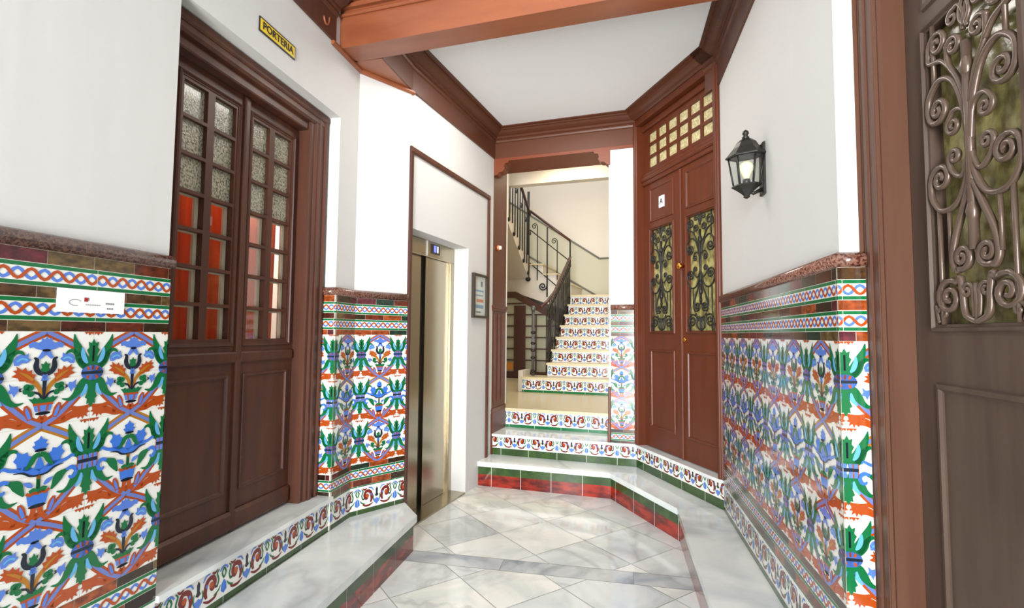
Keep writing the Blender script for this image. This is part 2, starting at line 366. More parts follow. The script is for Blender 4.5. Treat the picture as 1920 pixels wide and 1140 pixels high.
def common(h, band, rnd):
    h.append((ribbon([(0, .5), (.16, .42), (.32, .33)], .098), band, 1)); h.append((ribbon([(0, .5), (.16, .42), (.32, .33)], .044), 'bandblue', 2))
    h.append((ribbon([(0, -.5), (.14, -.42), (.28, -.29), (.42, -.14)], .10), 'orange', 1)); h.append((ribbon([(0, -.5), (.14, -.42), (.28, -.29), (.42, -.14)], .044), 'bandblue', 2.2))
    h.append((ribbon([(.28, .475), (.295, .40), (.335, .30), (.38, .19), (.44, .12), (.5, .10)], [.01, .05, .10, .14, .13, .10]), 'green', 3))
    h.append((ribbon([(.195, .235), (.225, .28), (.28, .285), (.335, .23), (.38, .15), (.42, .1)], [.01, .03, .045, .06, .07, .05]), 'green', 3))
    h.append((ribbon([(.38, .32), (.385, .25), (.41, .18), (.44, .14)], [.02, .05, .05, .02]), 'sky', 4))
    h.append(([[(.5, .42), (.475, .37), (.44, .385), (.45, .32), (.425, .29), (.45, .24), (.455, .16), (.5, .12)]], 'green', 4))
    h.append((ribbon([(.5, .34), (.5, .16)], .022), 'navy', 5))
    h.append((ribbon([(.5, -.07), (.43, -.08), (.37, -.14), (.32, -.21), (.26, -.25), (.185, -.235)], [.10, .13, .10, .065, .04, .01]), 'green', 3))
    h.append(([[(.5, -.37), (.475, -.32), (.45, -.33), (.455, -.27), (.43, -.25), (.455, -.19), (.45, -.08), (.5, -.06)]], 'green', 4))
    h.append((ribbon([(.45, -.1), (.43, -.17), (.38, -.24)], [.04, .05, .02]), 'sky', 4))
    if rnd:
        h.append((ell(.5, .03, .13, .088), 'peri', 5)); h.append(([[(.375, .045), (.375, .015), (.5, .012), (.5, .048)]], 'navy', 6))
        h.append((ribbon([(.44, .1), (.46, .06)], .025), 'orange', 6)); h.append((ribbon([(.44, -.04), (.46, 0)], .025), 'orange', 6)); h.append((ribbon([(.5, .11), (.5, .06)], .02), 'orange', 6))
    else:
        for x0 in (.395, .45):
            h.append(([[(x0, .1), (x0, -.06), (x0+.04, -.06), (x0+.04, .1)]], 'peri', 5)); h.append(([[(x0-.012, .1), (x0-.012, -.06), (x0, -.06), (x0, .1)]], 'orange', 5))
        h.append(([[(.385, .05), (.385, .01), (.5, .01), (.5, .05)]], 'navy', 6))
    # acanthus below
    h.append((ribbon([(0.0, -.40), (.05, -.455), (.13, -.475), (.21, -.47), (.3, -.425), (.4, -.42), (.47, -.375)], [.06, .06, .055, .06, .085, .07, .03]), 'orange', 2))
    h.append((ribbon([(.21, -.47), (.22, -.40), (.29, -.355), (.36, -.375), (.43, -.37), (.49, -.34)], [.04, .04, .045, .065, .06, .02]), 'orange', 2))
    h.append(([[(.33, -.40), (.37, -.35), (.41, -.372), (.45, -.34), (.495, -.355), (.465, -.39), (.498, -.42), (.46, -.43), (.475, -.475), (.435, -.45), (.42, -.495), (.40, -.455), (.365, -.485), (.36, -.44), (.33, -.46)]], 'orange', 2.5))
    h.append((ribbon([(.165, -.27), (.145, -.33), (.115, -.42)], [.03, .075, .05]), 'orange', 3)); h.append((ribbon([(.16, -.29), (.145, -.34), (.12, -.41)], [.01, .035, .03]), 'peri', 4))
    h.append(([[(.39, .5), (.41, .47), (.43, .49), (.45, .455), (.47, .485), (.49, .465), (.498, .5)]], 'orange', 2))
def motifA():
    h = []; common(h, 'orange', True)
    h.append(([[(0, -.265), (.095, -.265), (.075, -.345), (0, -.345)]], 'peri', 3)); h.append(([[(0, -.25), (.10, -.25), (.097, -.28), (0, -.28)]], 'orange', 4))
    h.append((ribbon([(.045, -.28), (.035, -.345)], .016), 'orange', 4)); h.append((ell(0, -.365, .075, .018), 'navy', 4))
    h.append(([[(0, -.225), (.035, -.195), (.06, -.21), (.09, -.185), (.105, -.205), (.145, -.20), (.10, -.255), (0, -.255)]], 'green', 5))
    h.append(([[(0, -.02), (.022, -.02), (.012, -.22), (0, -.22)]], 'navy', 5))
    h.append((ribbon([(.02, -.20), (.045, -.10), (.10, -.03), (.17, .0)], [.03, .04, .05, .05]), 'ochre', 3))
    h.append(([[(.10, -.04), (.10, .01), (.085, .05), (.125, .055), (.125, .10), (.165, .085), (.185, .13), (.215, .10), (.27, .145), (.262, .105), (.30, .10), (.265, .07), (.31, .04), (.25, .02), (.235, -.01), (.17, -.015)]], 'orange', 4))
    h.append((ribbon([(.11, -.01), (.17, .04), (.24, .08)], [.03, .03, .01]), 'ochre', 5))
    h.append((ribbon([(.02, -.21), (.045, -.16), (.10, -.135)], .022), 'navy', 4))
    for x, y in ((.13, -.085), (.125, -.15), (.17, -.12), (.165, -.075)): h.append((ell(x, y, .034, .032, 9), 'green', 5))
    h.append(([[(.205, -.08), (.22, -.10), (.205, -.12), (.235, -.115), (.235, -.085)]], 'navy', 5))
    h.append(([[(.235, -.10), (.25, -.055), (.285, -.065), (.325, -.03), (.315, -.085), (.335, -.12), (.295, -.13), (.275, -.17), (.255, -.125)]], 'peri', 5))
    h.append(([[(.14, .205), (.165, .225), (.165, .275), (.20, .25), (.235, .265), (.275, .245), (.30, .20), (.29, .15), (.25, .15), (.22, .175), (.18, .17)]], 'peri', 4)); h.append((ribbon([(.17, .20), (.22, .22), (.27, .19)], .02), 'sky', 5))
    h.append((ribbon([(.115, .225), (.085, .20), (.09, .13), (.06, .07), (0, .045)], [.015, .04, .055, .05, .04]), 'navy', 4))
    h.append(([[(0, .19), (.018, .155), (.045, .16), (.035, .115), (.05, .09), (0, .065)]], 'green', 5))
    h.append((ribbon([(0, .04), (.012, 0), (.035, -.02)], [.05, .04, .01]), 'peri', 5))
    h.append(([[(0, .455), (.018, .415), (.05, .435), (.055, .395), (.085, .38), (.13, .395), (.175, .365), (.16, .325), (.125, .335), (.095, .315), (.05, .305), (0, .30)]], 'peri', 4))
    h.append((ribbon([(.0, .30), (.03, .26), (.065, .215)], [.06, .05, .03]), 'peri', 4)); h.append((ell(0, .30, .042, .013), 'navy', 5))
    return mirror(h)
def motifB():
    h = []; common(h, 'ochre', False)
    h.append(([[(0, -.21), (.03, -.19), (.05, -.21), (.08, -.185), (.105, -.20), (.085, -.31), (0, -.31)]], 'blue', 4)); h.append((ribbon([(0, -.20), (.04, -.185), (.07, -.2), (.11, -.175)], .03), 'orange', 5))
    h.append((ell(0, -.325, .085, .02), 'navy', 4)); h.append((ribbon([(.03, -.34), (.04, -.40), (.09, -.47)], [.06, .05, .05]), 'orange', 3))
    h.append(([[(0, -.15), (.05, -.13), (.09, -.15), (.07, -.19), (0, -.2)]], 'green', 5)); h.append((ribbon([(0, .0), (0, -.15)], .04), 'green', 4)); h.append((ell(0, -.03, .022, .022, 8), 'ochre', 6))
    h.append((ribbon([(.055, -.12), (.09, -.09), (.14, -.06)], [.02, .05, .01]), 'peri', 4))
    h.append((ribbon([(.13, -.19), (.165, -.13), (.20, -.07), (.26, -.03), (.30, -.02)], [.02, .07, .10, .05, .03]), 'green', 4))
    h.append((ribbon([(.27, -.02), (.33, -.005), (.375, -.045), (.36, -.105), (.32, -.115), (.305, -.09)], [.03, .045, .045, .04, .03, .02]), 'blue', 5))
    h.append((ribbon([(0, .02), (.07, .035), (.13, .075), (.20, .085), (.27, .10), (.33, .13), (.355, .10)], [.06, .085, .07, .045, .035, .03, .01]), 'blue', 4))
    h.append((ribbon([(0, -.012), (.08, .0), (.15, .045), (.24, .06)], [.015, .02, .02, .005]), 'navy', 5))
    h.append(([[(.07, .06), (.085, .13), (.06, .19), (.11, .215), (.12, .255), (.16, .24), (.215, .275), (.215, .225), (.245, .185), (.215, .15), (.205, .10), (.12, .06)]], 'blue', 4))
    h.append((ribbon([(0, .21), (.05, .19), (.085, .13), (.13, .075)], [.05, .055, .05, .02]), 'green', 6))
    h.append(([[(0, .40), (.02, .365), (.065, .345), (.05, .31), (.08, .30), (.05, .26), (0, .255)]], 'blue', 4)); h.append((ell(0, .25, .06, .015), 'navy', 7))
    h.append(([[(0, .19), (.03, .13), (.05, .07), (0, .03)]], 'blue', 4))
    return mirror(h)
MA, MBt = motifA(), motifB()
def floral():          # cell 1 x 0.52 (two scroll beasts, a blue heart between)
    h = []
    h.append((ribbon(spiral(.235, .30, .025, .115, 0.5, 1.1, 12)[::-1], [.07, .05], 3) if False else ribbon([(.16, .12), (.13, .22), (.17, .36), (.27, .39), (.32, .30), (.27, .21), (.22, .26)], [.04, .07, .075, .07, .065, .05, .03], 4), 'maroon', 2))
    h.append((ell(.25, .285, .045, .05, 10), 'orange', 3))
    h.append((ribbon([(.10, .10), (.2, .055), (.32, .07), (.36, .12)], [.02, .045, .04, .02], 4), 'maroon', 2))
    h.append((ribbon([(.36, .20), (.39, .30), (.36, .40), (.40, .45)], [.03, .03, .03, .02], 4), 'green', 2))
    h.append((ribbon([(.09, .38), (.14, .45), (.22, .46)], [.02, .03, .02], 3), 'peri', 2))
    h.append(([[(0, .45), (.03, .40), (.025, .30), (.05, .25), (0, .22)]], 'navy', 2)); h.append(([[(0, .20), (.04, .17), (.085, .18), (.06, .10), (0, .04)]], 'peri', 3))
    h.append((ribbon([(.5, .44), (.46, .36), (.5, .28)], .03, 3), 'green', 2)); h.append(([[(.5, .26), (.45, .2), (.44, .1), (.5, .05)]], 'blue', 2))
    h.append((ribbon([(.30, .10), (.39, .14), (.43, .20)], [.02, .03, .01], 3), 'green', 2)); h.append((ell(.155, .30, .02, .03, 8), 'peri', 4)); h.append((ell(.34, .22, .022, .022, 8), 'navy', 4))
    h.append((ribbon([(.26, .455), (.32, .43), (.37, .47)], [.02, .04, .01], 3), 'maroon', 2)); h.append((ribbon([(.06, .10), (.09, .20), (.07, .29)], [.01, .03, .01], 3), 'green', 2)); h.append((ribbon([(.42, .40), (.45, .44), (.5, .47)], .03, 3), 'peri', 2))
    return mirror(h)
FL = floral()
LAY = 0.0005
class Sheet:           # flat tilework in (s, z, layer), cut to size and then laid on a wall plane
    def __init__(self): self.m = MB()
    def poly(self, pts, key, lay): self.m.face([(x, z, lay*LAY) for x, z in pts], key)
    def rect(self, s0, s1, z0, z1, key, lay=1): self.poly([(s0, z0), (s1, z0), (s1, z1), (s0, z1)], key, lay)
    def motif(self, items, cx, cz, w):
        for polys, key, lay in items:
            for p in polys: self.poly([(cx+x*w, cz+y*w) for x, y in p], key, lay)
    def cut(self, s0=None, s1=None, z0=None, z1=None):
        bm = self.m.bm
        for v, co, no in ((s0, (s0, 0, 0), (-1, 0, 0)), (s1, (s1, 0, 0), (1, 0, 0)), (z0, (0, z0, 0), (0, -1, 0)), (z1, (0, z1, 0), (0, 1, 0))):
            if v is None: continue
            bmesh.ops.bisect_plane(bm, geom=bm.verts[:]+bm.edges[:]+bm.faces[:], dist=1e-6, plane_co=co, plane_no=no, clear_outer=True)
    def lay(self, fr, off, target):
        idx = {}
        for v in self.m.bm.verts: idx[v] = fr.P(v.co.x, v.co.y, off+v.co.z)
        for f in self.m.bm.faces: target.face([idx[v] for v in f.verts], self.m.mats[f.material_index])
        self.m.bm.free()
TW = 0.28
def lay_main(tgt, fr, s0, s1, z0, z1, phase, off=0.012, ztop=ZM1):
    sh = Sheet(); k0 = math.floor((s0-phase)/TW)-1; k1 = math.ceil((s1-phase)/TW)+1
    for k in range(k0, k1+1):
        cx = phase+(k+.5)*TW
        if cx+TW*.7 < s0 or cx-TW*.7 > s1: continue
        for r in range(3): sh.motif(MA if r % 2 == 0 else MBt, cx, ztop-TW*(r+.5), TW)
    sh.cut(s0, s1, z0, z1)
    sh.rect(s0, s1, z0, z1, 'grout', 0)
    g = 0.0009
    for k in range(k0, k1+1):
        a, c = phase+k*TW+g, phase+(k+1)*TW-g
        a, c = max(a, s0), min(c, s1)
        if c-a < 0.002: continue
        for r in range(6):
            zt, zb = ztop-r*TW/2-g, ztop-(r+1)*TW/2+g
            zb2 = max(zb, z0)
            if zt > zb2: sh.rect(a, c, zb2, min(zt, z1), 'white', 0.5)
    sh.lay(fr, off, tgt)
def lay_rope(tgt, fr, s0, s1, z0, phase, off=0.012, h=0.067):
    sh = Sheet(); zc = z0+h/2
    k0 = math.floor((s0-phase)/0.07)-1; k1 = math.ceil((s1-phase)/0.07)+1
    for k in range(k0, k1+1):
        for sg, key, ly in ((1, 'orange', 3), (-1, 'peri', 2)):
            ps = [(phase+k*0.07+0.07*i/8, zc+sg*0.0145*math.sin(2*PI*i/8)) for i in range(9)]
            for p in ribbon(ps, 0.0095, 1): sh.poly(p, key, ly)
    sh.cut(s0, s1)
    sh.rect(s0, s1, z0, z0+h, 'white', 0.5)
    sh.rect(s0, s1, z0+0.001, z0+0.0125, 'green', 1.2); sh.rect(s0, s1, z0+h-0.0125, z0+h-0.001, 'green', 1.2)
    k0 = math.floor((s0-phase)/TW); k1 = math.ceil((s1-phase)/TW)
    for k in range(k0, k1+1):
        x = phase+k*TW
        if s0 < x < s1: sh.rect(x-.0008, x+.0008, z0, z0+h, 'grout', 4)
    sh.lay(fr, off, tgt)
def lay_brick(tgt, fr, s0, s1, z0, z1, off=0.012, rnd=None, w=0.14, keys=None):
    sh = Sheet(); rnd = rnd or random; sh.rect(s0, s1, z0, z1, 'grout', 0); x = s0-rnd.random()*w
    while x < s1:
        a, c = max(x+.0008, s0), min(x+w-.0008, s1)
        if c-a > .002: sh.rect(a, c, z0+.001, z1-.001, rnd.choice(keys or BR), 1)
        x += w
    sh.lay(fr, off, tgt)
def lay_floral(tgt, fr, s0, s1, z0, h, phase, off=0.012, joint=True):
    sh = Sheet(); k0 = math.floor((s0-phase)/TW)-1; k1 = math.ceil((s1-phase)/TW)+1
    for k in range(k0, k1+1): sh.motif(FL, phase+(k+.5)*TW, z0, TW)
    sh.cut(s0, s1, z0, z0+h); sh.rect(s0, s1, z0, z0+h, 'white', 0.5)
    for k in range(k0, k1+1):
        x = phase+k*TW
        if s0 < x < s1 and joint: sh.rect(x-.0012, x+.0012, z0, z0+h, 'grout', 4)
    sh.lay(fr, off, tgt)
def lay_plain(tgt, fr, s0, s1, z0, z1, key, phase, off=0.012, w=TW):
    sh = Sheet(); sh.rect(s0, s1, z0, z1, 'white', 0)
    k0 = math.floor((s0-phase)/w)-1; k1 = math.ceil((s1-phase)/w)+1
    for k in range(k0, k1+1):
        a, c = max(phase+k*w+.0015, s0), min(phase+(k+1)*w-.0015, s1)
        if c-a > .002: sh.rect(a, c, z0, z1, key, 1)
    sh.lay(fr, off, tgt)
# a dado: list of (frame, s0, s1, phase, base height)
def dado(label, runs, loc, pathpts, rnd, group=None, skirt=True):
    t = thing('tile_dado', label, 'tile panel', loc, group)
    back, main, ropes, bricks, bricks2, base = MB(), MB(), MB(), MB(), MB(), MB()
    for fr, s0, s1, ph, zb, zt in runs:
        back.box(fr, s0, s1, zb, ZD-0.03+zt, 0.0005, 0.0115, 'grout')
        lay_main(main, fr, s0, s1, ZM0+zt, ZM1+zt, ph, ztop=ZM1+zt)
        for z in (1.418, 1.520): lay_rope(ropes, fr, s0, s1, z+zt, ph)
        for z0, z1 in ((1.385, 1.418), (1.485, 1.520), (1.587, 1.628)): lay_brick(bricks, fr, s0, s1, z0+zt, z1+zt, rnd=rnd)
        lay_brick(bricks2, fr, s0, s1, 0.512+zt, 0.545+zt, rnd=rnd); lay_rope(base, fr, s0, s1, 0.445+zt, ph)
        lay_brick(bricks2, fr, s0, s1, max(0.402, zb)+(zt if zb < .4 else 0), 0.445+zt, rnd=rnd)
        if zb < 0.3:
            lay_plain(base, fr, s0, s1, 0.395+zt, 0.402+zt, 'green', ph); lay_floral(base, fr, s0, s1, 0.25, 0.145+zt, ph)
            lay_plain(base, fr, s0, s1, zb, 0.25, 'olive', ph)
    back.build('tile_backing', t); main.build('floral_tiles', t); ropes.build('rope_border_tiles', t)
    bricks.build('upper_brick_strips', t); bricks2.build('lower_brick_strips', t); base.build('lower_border_tiles', t)
    zt = runs[0][5]; c = MB()
    prof = [(0.0, 1.628+zt), (0.020, 1.628+zt), (0.027, 1.636+zt), (0.031, 1.648+zt), (0.030, 1.66+zt), (0.022, 1.672+zt), (0.010, 1.678+zt), (0.0, 1.679+zt)]
    c.mold(pathpts, prof, 'cap', smooth=True); c.build('speckled_cap_molding', t)
    return t
rn = random.Random(3)
dado('big blue and orange flower tile panel on the left pillar, nearest the camera', [(L, -4.6, A1, A1, H1, 0.010)], L.P(-2, H1, 0.012), [L.xy(-4.6), L.xy(A1+0.004)], rn)
JW = 0.13
dado('flower tile panel wrapping the corner between the glazed brown door and the lift',
     [(J0, 0.0, JW+0.0125, JW, H2, 0), (L, F1S-0.0125, F2S, F1S, H1, 0), (K, 0, KL-0.004, -(F2S-F1S), H1, 0)], K.P(0.1, H1, 0.01),
     [J0.xy(0.0), J0.xy(JW), K.xy(0), K.xy(KL)], rn)
dado('narrow strip of flower tiles on the white pier left of the panelled double door', [(S, 1.168, SL-0.002, 1.168-0.045, H2, 0)], S.P(1.27, H2, 0.012), [S.xy(1.166), S.xy(SL-0.001)], rn)
dado('long flower tile panel under the wall lantern, on the right wall', [(R, 0.004, DS+0.0125, DS-7*TW, H1, 0), (J, -0.0125, 0.10, 0, H1, 0)], R.P(1, H1, 0.012), [R.xy(0.002), D, J.xy(0.10)], rn)

# ------------------------------------------------------------------ steps
def slab_top(mb, pts, z1, th, key, ov=0.0): mb.plan(pts, z1-th, z1, key)
OV = 0.018
# left ledge
lf = Fr(L.xy(-5.2, 0.40), L.d)
LE = Vector((-0.625, 3.345)); ln = (LE-Vector(lf.p)).length
lf = Fr(lf.p, LE-Vector(lf.p))
t = thing('marble_step', 'long low marble step with red and green tile front under the glazed brown door', 'step', lf.P(4, 0, 0))
b = MB(); b.plan([L.xy(-5.2, 0.0), L.xy(F2S, 0.0), F3, LE, lf.p], 0, H1-0.042, 'plaster'); b.build('masonry_core', t)
b = MB(); b.plan([L.xy(-5.2, 0.013), L.xy(F2S, 0.013), K.xy(0.01, 0.013), K.xy(KL+0.01, 0.0), lf.xy(ln+OV, OV), lf.xy(0, OV)], H1-0.042, H1, 'marble_step'); b.build('marble_tread', t)
b = MB(); lay_plain(b, lf, 0, ln, 0.0, 0.105, 'red', 0.1, 0.002); b.build('red_tile_riser', t)
b = MB(); lay_plain(b, lf, 0, ln, 0.105, H1-0.042, 'olive', 0.1, 0.002); b.build('green_tile_band', t)
# wide first step and right ledge
B0 = E_.xy(1.245); B1 = (0.86, 4.42); B2 = (1.157, 3.535); B3 = R.xy(DS+3.0, 0.31)
t = thing('marble_step', 'lowest marble step with red and green tile front, bending along the right wall', 'step', (0.86, 4.42, 0))
b = MB(); b.plan([B0, E_.xy(EL), T0, C, R.xy(DS+3.0), B3, B2, B1], 0, H1-0.042, 'plaster'); b.build('masonry_core', t)
fa, fb_, fc = Fr(B0, Vector(B1)-Vector(B0)), Fr(B1, Vector(B2)-Vector(B1)), Fr(B2, Vector(B3)-Vector(B2))
la, lb, lc = [(Vector(q1)-Vector(q0)).length for q0, q1 in ((B0, B1), (B1, B2), (B2, B3))]
b = MB()
def miter(f1, s1, f2, o): m = (f1.n+f2.n); m = m/m.dot(f1.n); q1 = f1.p+f1.d*s1+m*o; return (q1.x, q1.y)
b.plan([fa.xy(-0.0, OV), E_.xy(EL, 0.0), S.xy(SL, 0.012), R.xy(0.0, 0.013), R.xy(DS+0.001, 0.013), R.xy(DS+0.001, -0.1), R.xy(DS+1.3, -0.1), R.xy(DS+1.3, 0.0), R.xy(DS+3.0, 0.0), fc.xy(lc, OV), miter(fb_, lb, fc, OV), miter(fa, la, fb_, OV)], H1-0.042, H1, 'marble_step')
b.build('marble_tread', t)
b = MB(); lay_plain(b, fa, 0, la, 0, 0.105, 'red', 0.13-TW, 0.002); lay_plain(b, fb_, 0, lb, 0, 0.105, 'red', 0.08, 0.002); lay_plain(b, fc, 0, lc, 0, 0.105, 'red', 0.02, 0.002)
b.build('red_tile_riser', t)
b = MB(); lay_plain(b, fa, 0, la, .105, H1-.042, 'olive', 0.13-TW, 0.002); lay_plain(b, fb_, 0, lb, .105, H1-.042, 'olive', 0.08, 0.002); lay_plain(b, fc, 0, lc, .105, H1-.042, 'olive', 0.02, 0.002)
b.build('green_tile_band', t)
# left door sill
t = thing('marble_sill', 'marble sill with a flower tile front in the glazed brown door recess', 'sill', L.P(-0.7, H1, 0))
b = MB(); b.plan([L.xy(A1+.002), L.xy(F1S-.002), L.xy(F1S-.002, -0.4), L.xy(A1+.002, -0.4)], 0.1, H2-0.024, 'plaster'); b.build('masonry_core', t)
b = MB(); b.plan([L.xy(A1+.002, 0.026), L.xy(F1S-.002, 0.026), L.xy(F1S-.002, -0.4), L.xy(A1+.002, -0.4)], H2-0.024, H2, 'marble_step'); b.build('marble_slab', t)
b = MB(); lay_floral(b, L, A1+.003, F1S-.003, 0.25, 0.146, F1S, 0.004, joint=False); lay_plain(b, L, A1+.003, F1S-.003, H1, 0.25, 'olive', F1S, 0.004); b.build('flower_tile_riser', t)
# second step: passage and door sill
t = thing('marble_step', 'second marble step with flower tile front, running under the panelled double door', 'step', S.P(0.6, H1, 0))
b = MB(); b.plan([S.xy(0), S.xy(SL), T.xy(TL), T.xy(TL, -0.35), S.xy(SL+0.3, -0.39), S.xy(-0.0, -0.39)], 0, H2-0.024, 'plaster'); b.build('masonry_core', t)
b = MB(); b.plan([S.xy(0.0, .022), miter(S, SL, T, .022), T.xy(TL-0.03, .022), T.xy(TL-0.03, -0.35), S.xy(SL+0.3, -0.41), S.xy(0.0, -0.41)], H2-0.024, H2, 'marble_step'); b.build('marble_tread', t)
b = MB()
for fr, s1, ph in ((S, SL, 0.1), (T, TL-0.003, 0.12)):
    lay_floral(b, fr, 0, s1, 0.285, 0.111, ph, 0.003)
b.build('flower_tile_riser', t)
b = MB()
for fr, s1, ph in ((S, SL, 0.1), (T, TL-0.003, 0.12)): lay_plain(b, fr, 0, s1, H1, 0.285, 'olive', ph, 0.003)
b.build('green_tile_band', t)

# ------------------------------------------------------------------ doors
def panel(mb, fr, s0, s1, z0, z1, o, key, rim=0.03, deep=0.012, field=0.018):
    """raised and fielded panel with a bolection rim; o is the leaf face"""
    def ring(i, oo): return [fr.P(s, z, oo) for s, z in ((s0+i, z0+i), (s1-i, z0+i), (s1-i, z1-i), (s0+i, z1-i))]
    rows = [ring(0, o-0.001), ring(0.004, o+0.008), ring(rim*0.45, o+0.010), ring(rim*0.6, o+0.003), ring(rim, o-deep*0.5), ring(rim+0.012, o-deep), ring(rim+field+0.012, o-deep*0.2), ring(rim+field+0.016, o-deep*0.2)]
    mb.grid(rows, key, closed=True, smooth=False); mb.face(ring(rim+field+0.016, o-deep*0.2), key)
def leafbox(mb, fr, s0, s1, z0, z1, o0, o1, key, holes):
    """door leaf slab with rectangular openings (s0,s1,z0,z1)"""
    xs = sorted({s0, s1}|{v for h in holes for v in h[:2]}); zs = sorted({z0, z1}|{v for h in holes for v in h[2:]})
    for i in range(len(xs)-1):
        for j in range(len(zs)-1):
            a, c, d, e = xs[i], xs[i+1], zs[j], zs[j+1]; mx, mz = (a+c)/2, (d+e)/2
            if any(h[0] < mx < h[1] and h[2] < mz < h[3] for h in holes): continue
            mb.box(fr, a, c, d, e, o0, o1, key)
def rim(mb, fr, s0, s1, z0, z1, o, w, h, key):   # moulded frame round an opening
    def ring(i, oo): return [fr.P(s, z, oo) for s, z in ((s0-i, z0-i), (s1+i, z0-i), (s1+i, z1+i), (s0-i, z1+i))]
    mb.grid([ring(w, o), ring(w*.8, o+h*.7), ring(w*.45, o+h), ring(w*.3, o+h*.4), ring(0, o+h*.3), ring(-0.002, o-0.02)], key, closed=True, smooth=False)
def scroll(cx, cz, r, a0, turns, cw=1, n=22, r1=0.16):
    return [(cx+r*(1-(1-r1)*i/n)*math.cos(a0-cw*2*PI*turns*i/n), cz+r*(1-(1-r1)*i/n)*math.sin(a0-cw*2*PI*turns*i/n)) for i in range(n+1)]
def grille_strokes():      # unit panel: u in -1..1, v in 0..1 scaled by half width / height
    st = []
    W, Hh = 0.165, 0.90
    def sc(pts): return [(u*W, v*Hh) for u, v in pts]
    def add(pts, rad=1.0, k=5):
        p = cr(pts, k)
        st.append((p, rad)); st.append(([(-x, y) for x, y in p], rad))
    def curl(p0, c, r, a0, turns, cw, rad=1.0):   # lead-in curve then scroll
        s = scroll(c[0], c[1], r, a0, turns, cw); add(p0+s, rad, 1) if not p0 else add_s(p0, s, rad)
    def add_s(p0, s, rad):
        p = cr(p0+[s[0]], 6)[:-1]+s; st.append((p, rad)); st.append(([(-x, y) for x, y in p], rad))
    w = W; h = Hh
    # bottom big scrolls and the small pair between
    add_s([(0.0, .005*h), (.25*w, .03*h), (.30*w, .10*h), (.35*w, .145*h)], scroll(.62*w, .085*h, .052, PI*0.75, 1.7, 1), 1.1)
    add_s([(.05*w, .02*h), (.08*w, .07*h)], scroll(.20*w, .10*h, .022, PI, 1.4, 1), .8)
    add_s([(.9*w, .005*h), (.97*w, .06*h)], scroll(.80*w, .035*h, .02, 0.3, 1.0, -1), .7)
    # lyre: inner scroll, bulge, up to the stem
    add_s([(0.02*w, .43*h), (.22*w, .35*h), (.42*w, .27*h), (.50*w, .20*h), (.42*w, .165*h)], scroll(.27*w, .205*h, .035, -PI*0.35, 1.6, 1), 1.1)
    # lower side scrolls
    add_s([(0.02*w, .52*h), (.10*w, .44*h), (.35*w, .375*h), (.72*w, .37*h), (.96*w, .42*h)], scroll(.72*w, .475*h, .042, 0.0, 1.6, -1), 1.1)
    add_s([(.04*w, .50*h), (.2*w, .455*h), (.42*w, .48*h)], scroll(.36*w, .525*h, .024, -0.4, 1.4, -1), .9)
    # upper side scrolls
    add_s([(0.02*w, .55*h), (.10*w, .66*h), (.32*w, .765*h), (.66*w, .80*h), (.94*w, .76*h)], scroll(.72*w, .705*h, .042, 0.0, 1.6, 1), 1.1)
    add_s([(.04*w, .58*h), (.12*w, .655*h), (.34*w, .67*h)], scroll(.36*w, .625*h, .026, 0.6, 1.4, 1), .9)
    # V bars and crown
    add_s([(0.02*w, .66*h), (.20*w, .76*h), (.42*w, .83*h), (.44*w, .89*h)], scroll(.28*w, .875*h, .030, 0.2, 1.4, -1), 1.0)
    add_s([(.40*w, .82*h), (.60*w, .86*h), (.90*w, .88*h)], scroll(.68*w, .925*h, .040, -0.3, 1.6, -1), 1.0)
    add_s([(.05*w, .90*h), (.02*w, .95*h), (.12*w, .99*h)], scroll(.27*w, .965*h, .024, PI*.6, 1.2, 1), .8)
    add([(0, .91*h), (.10*w, .94*h), (.09*w, .975*h), (0, 1.0*h)], .8)
    # straight side bars
    add([(.80*w, 0), (.80*w, .38*h)], .8, 2); add([(.80*w, .79*h), (.80*w, 1.0*h)], .8, 2); add([(.55*w, .2*h), (.55*w, .37*h)], .7, 2)
    # stem with leaves
    st.append(([(0, .005*h), (0, .12*h)], .9)); st.append(([(0, .22*h), (0, .86*h)], 1.5))
    return st
GS = grille_strokes()
def grille(fr, sc, z0, o, key, parent, rad=0.0062, hs=1.0):
    b = MB()
    for p, rr in GS: b.tube([fr.P(sc+x, z0+z*hs, o) for x, z in p], rad*rr, key, 6)
    h = .90*hs
    for zc in (.26, .40, .62, .80): b.lathe(fr.P(sc, z0+zc*h-0.008, o), [(.004, 0), (.0105, .003), (.0105, .013), (.004, .016)], key, 10)
    for zc, dr in ((.30, 1), (.745, 1)): b.lathe(fr.P(sc, z0+zc*h, o), [(.005, 0), (.013, .012), (.016, .03), (.010, .055), (.003, .075)], key, 10)
    return b.build('iron_grille', parent)
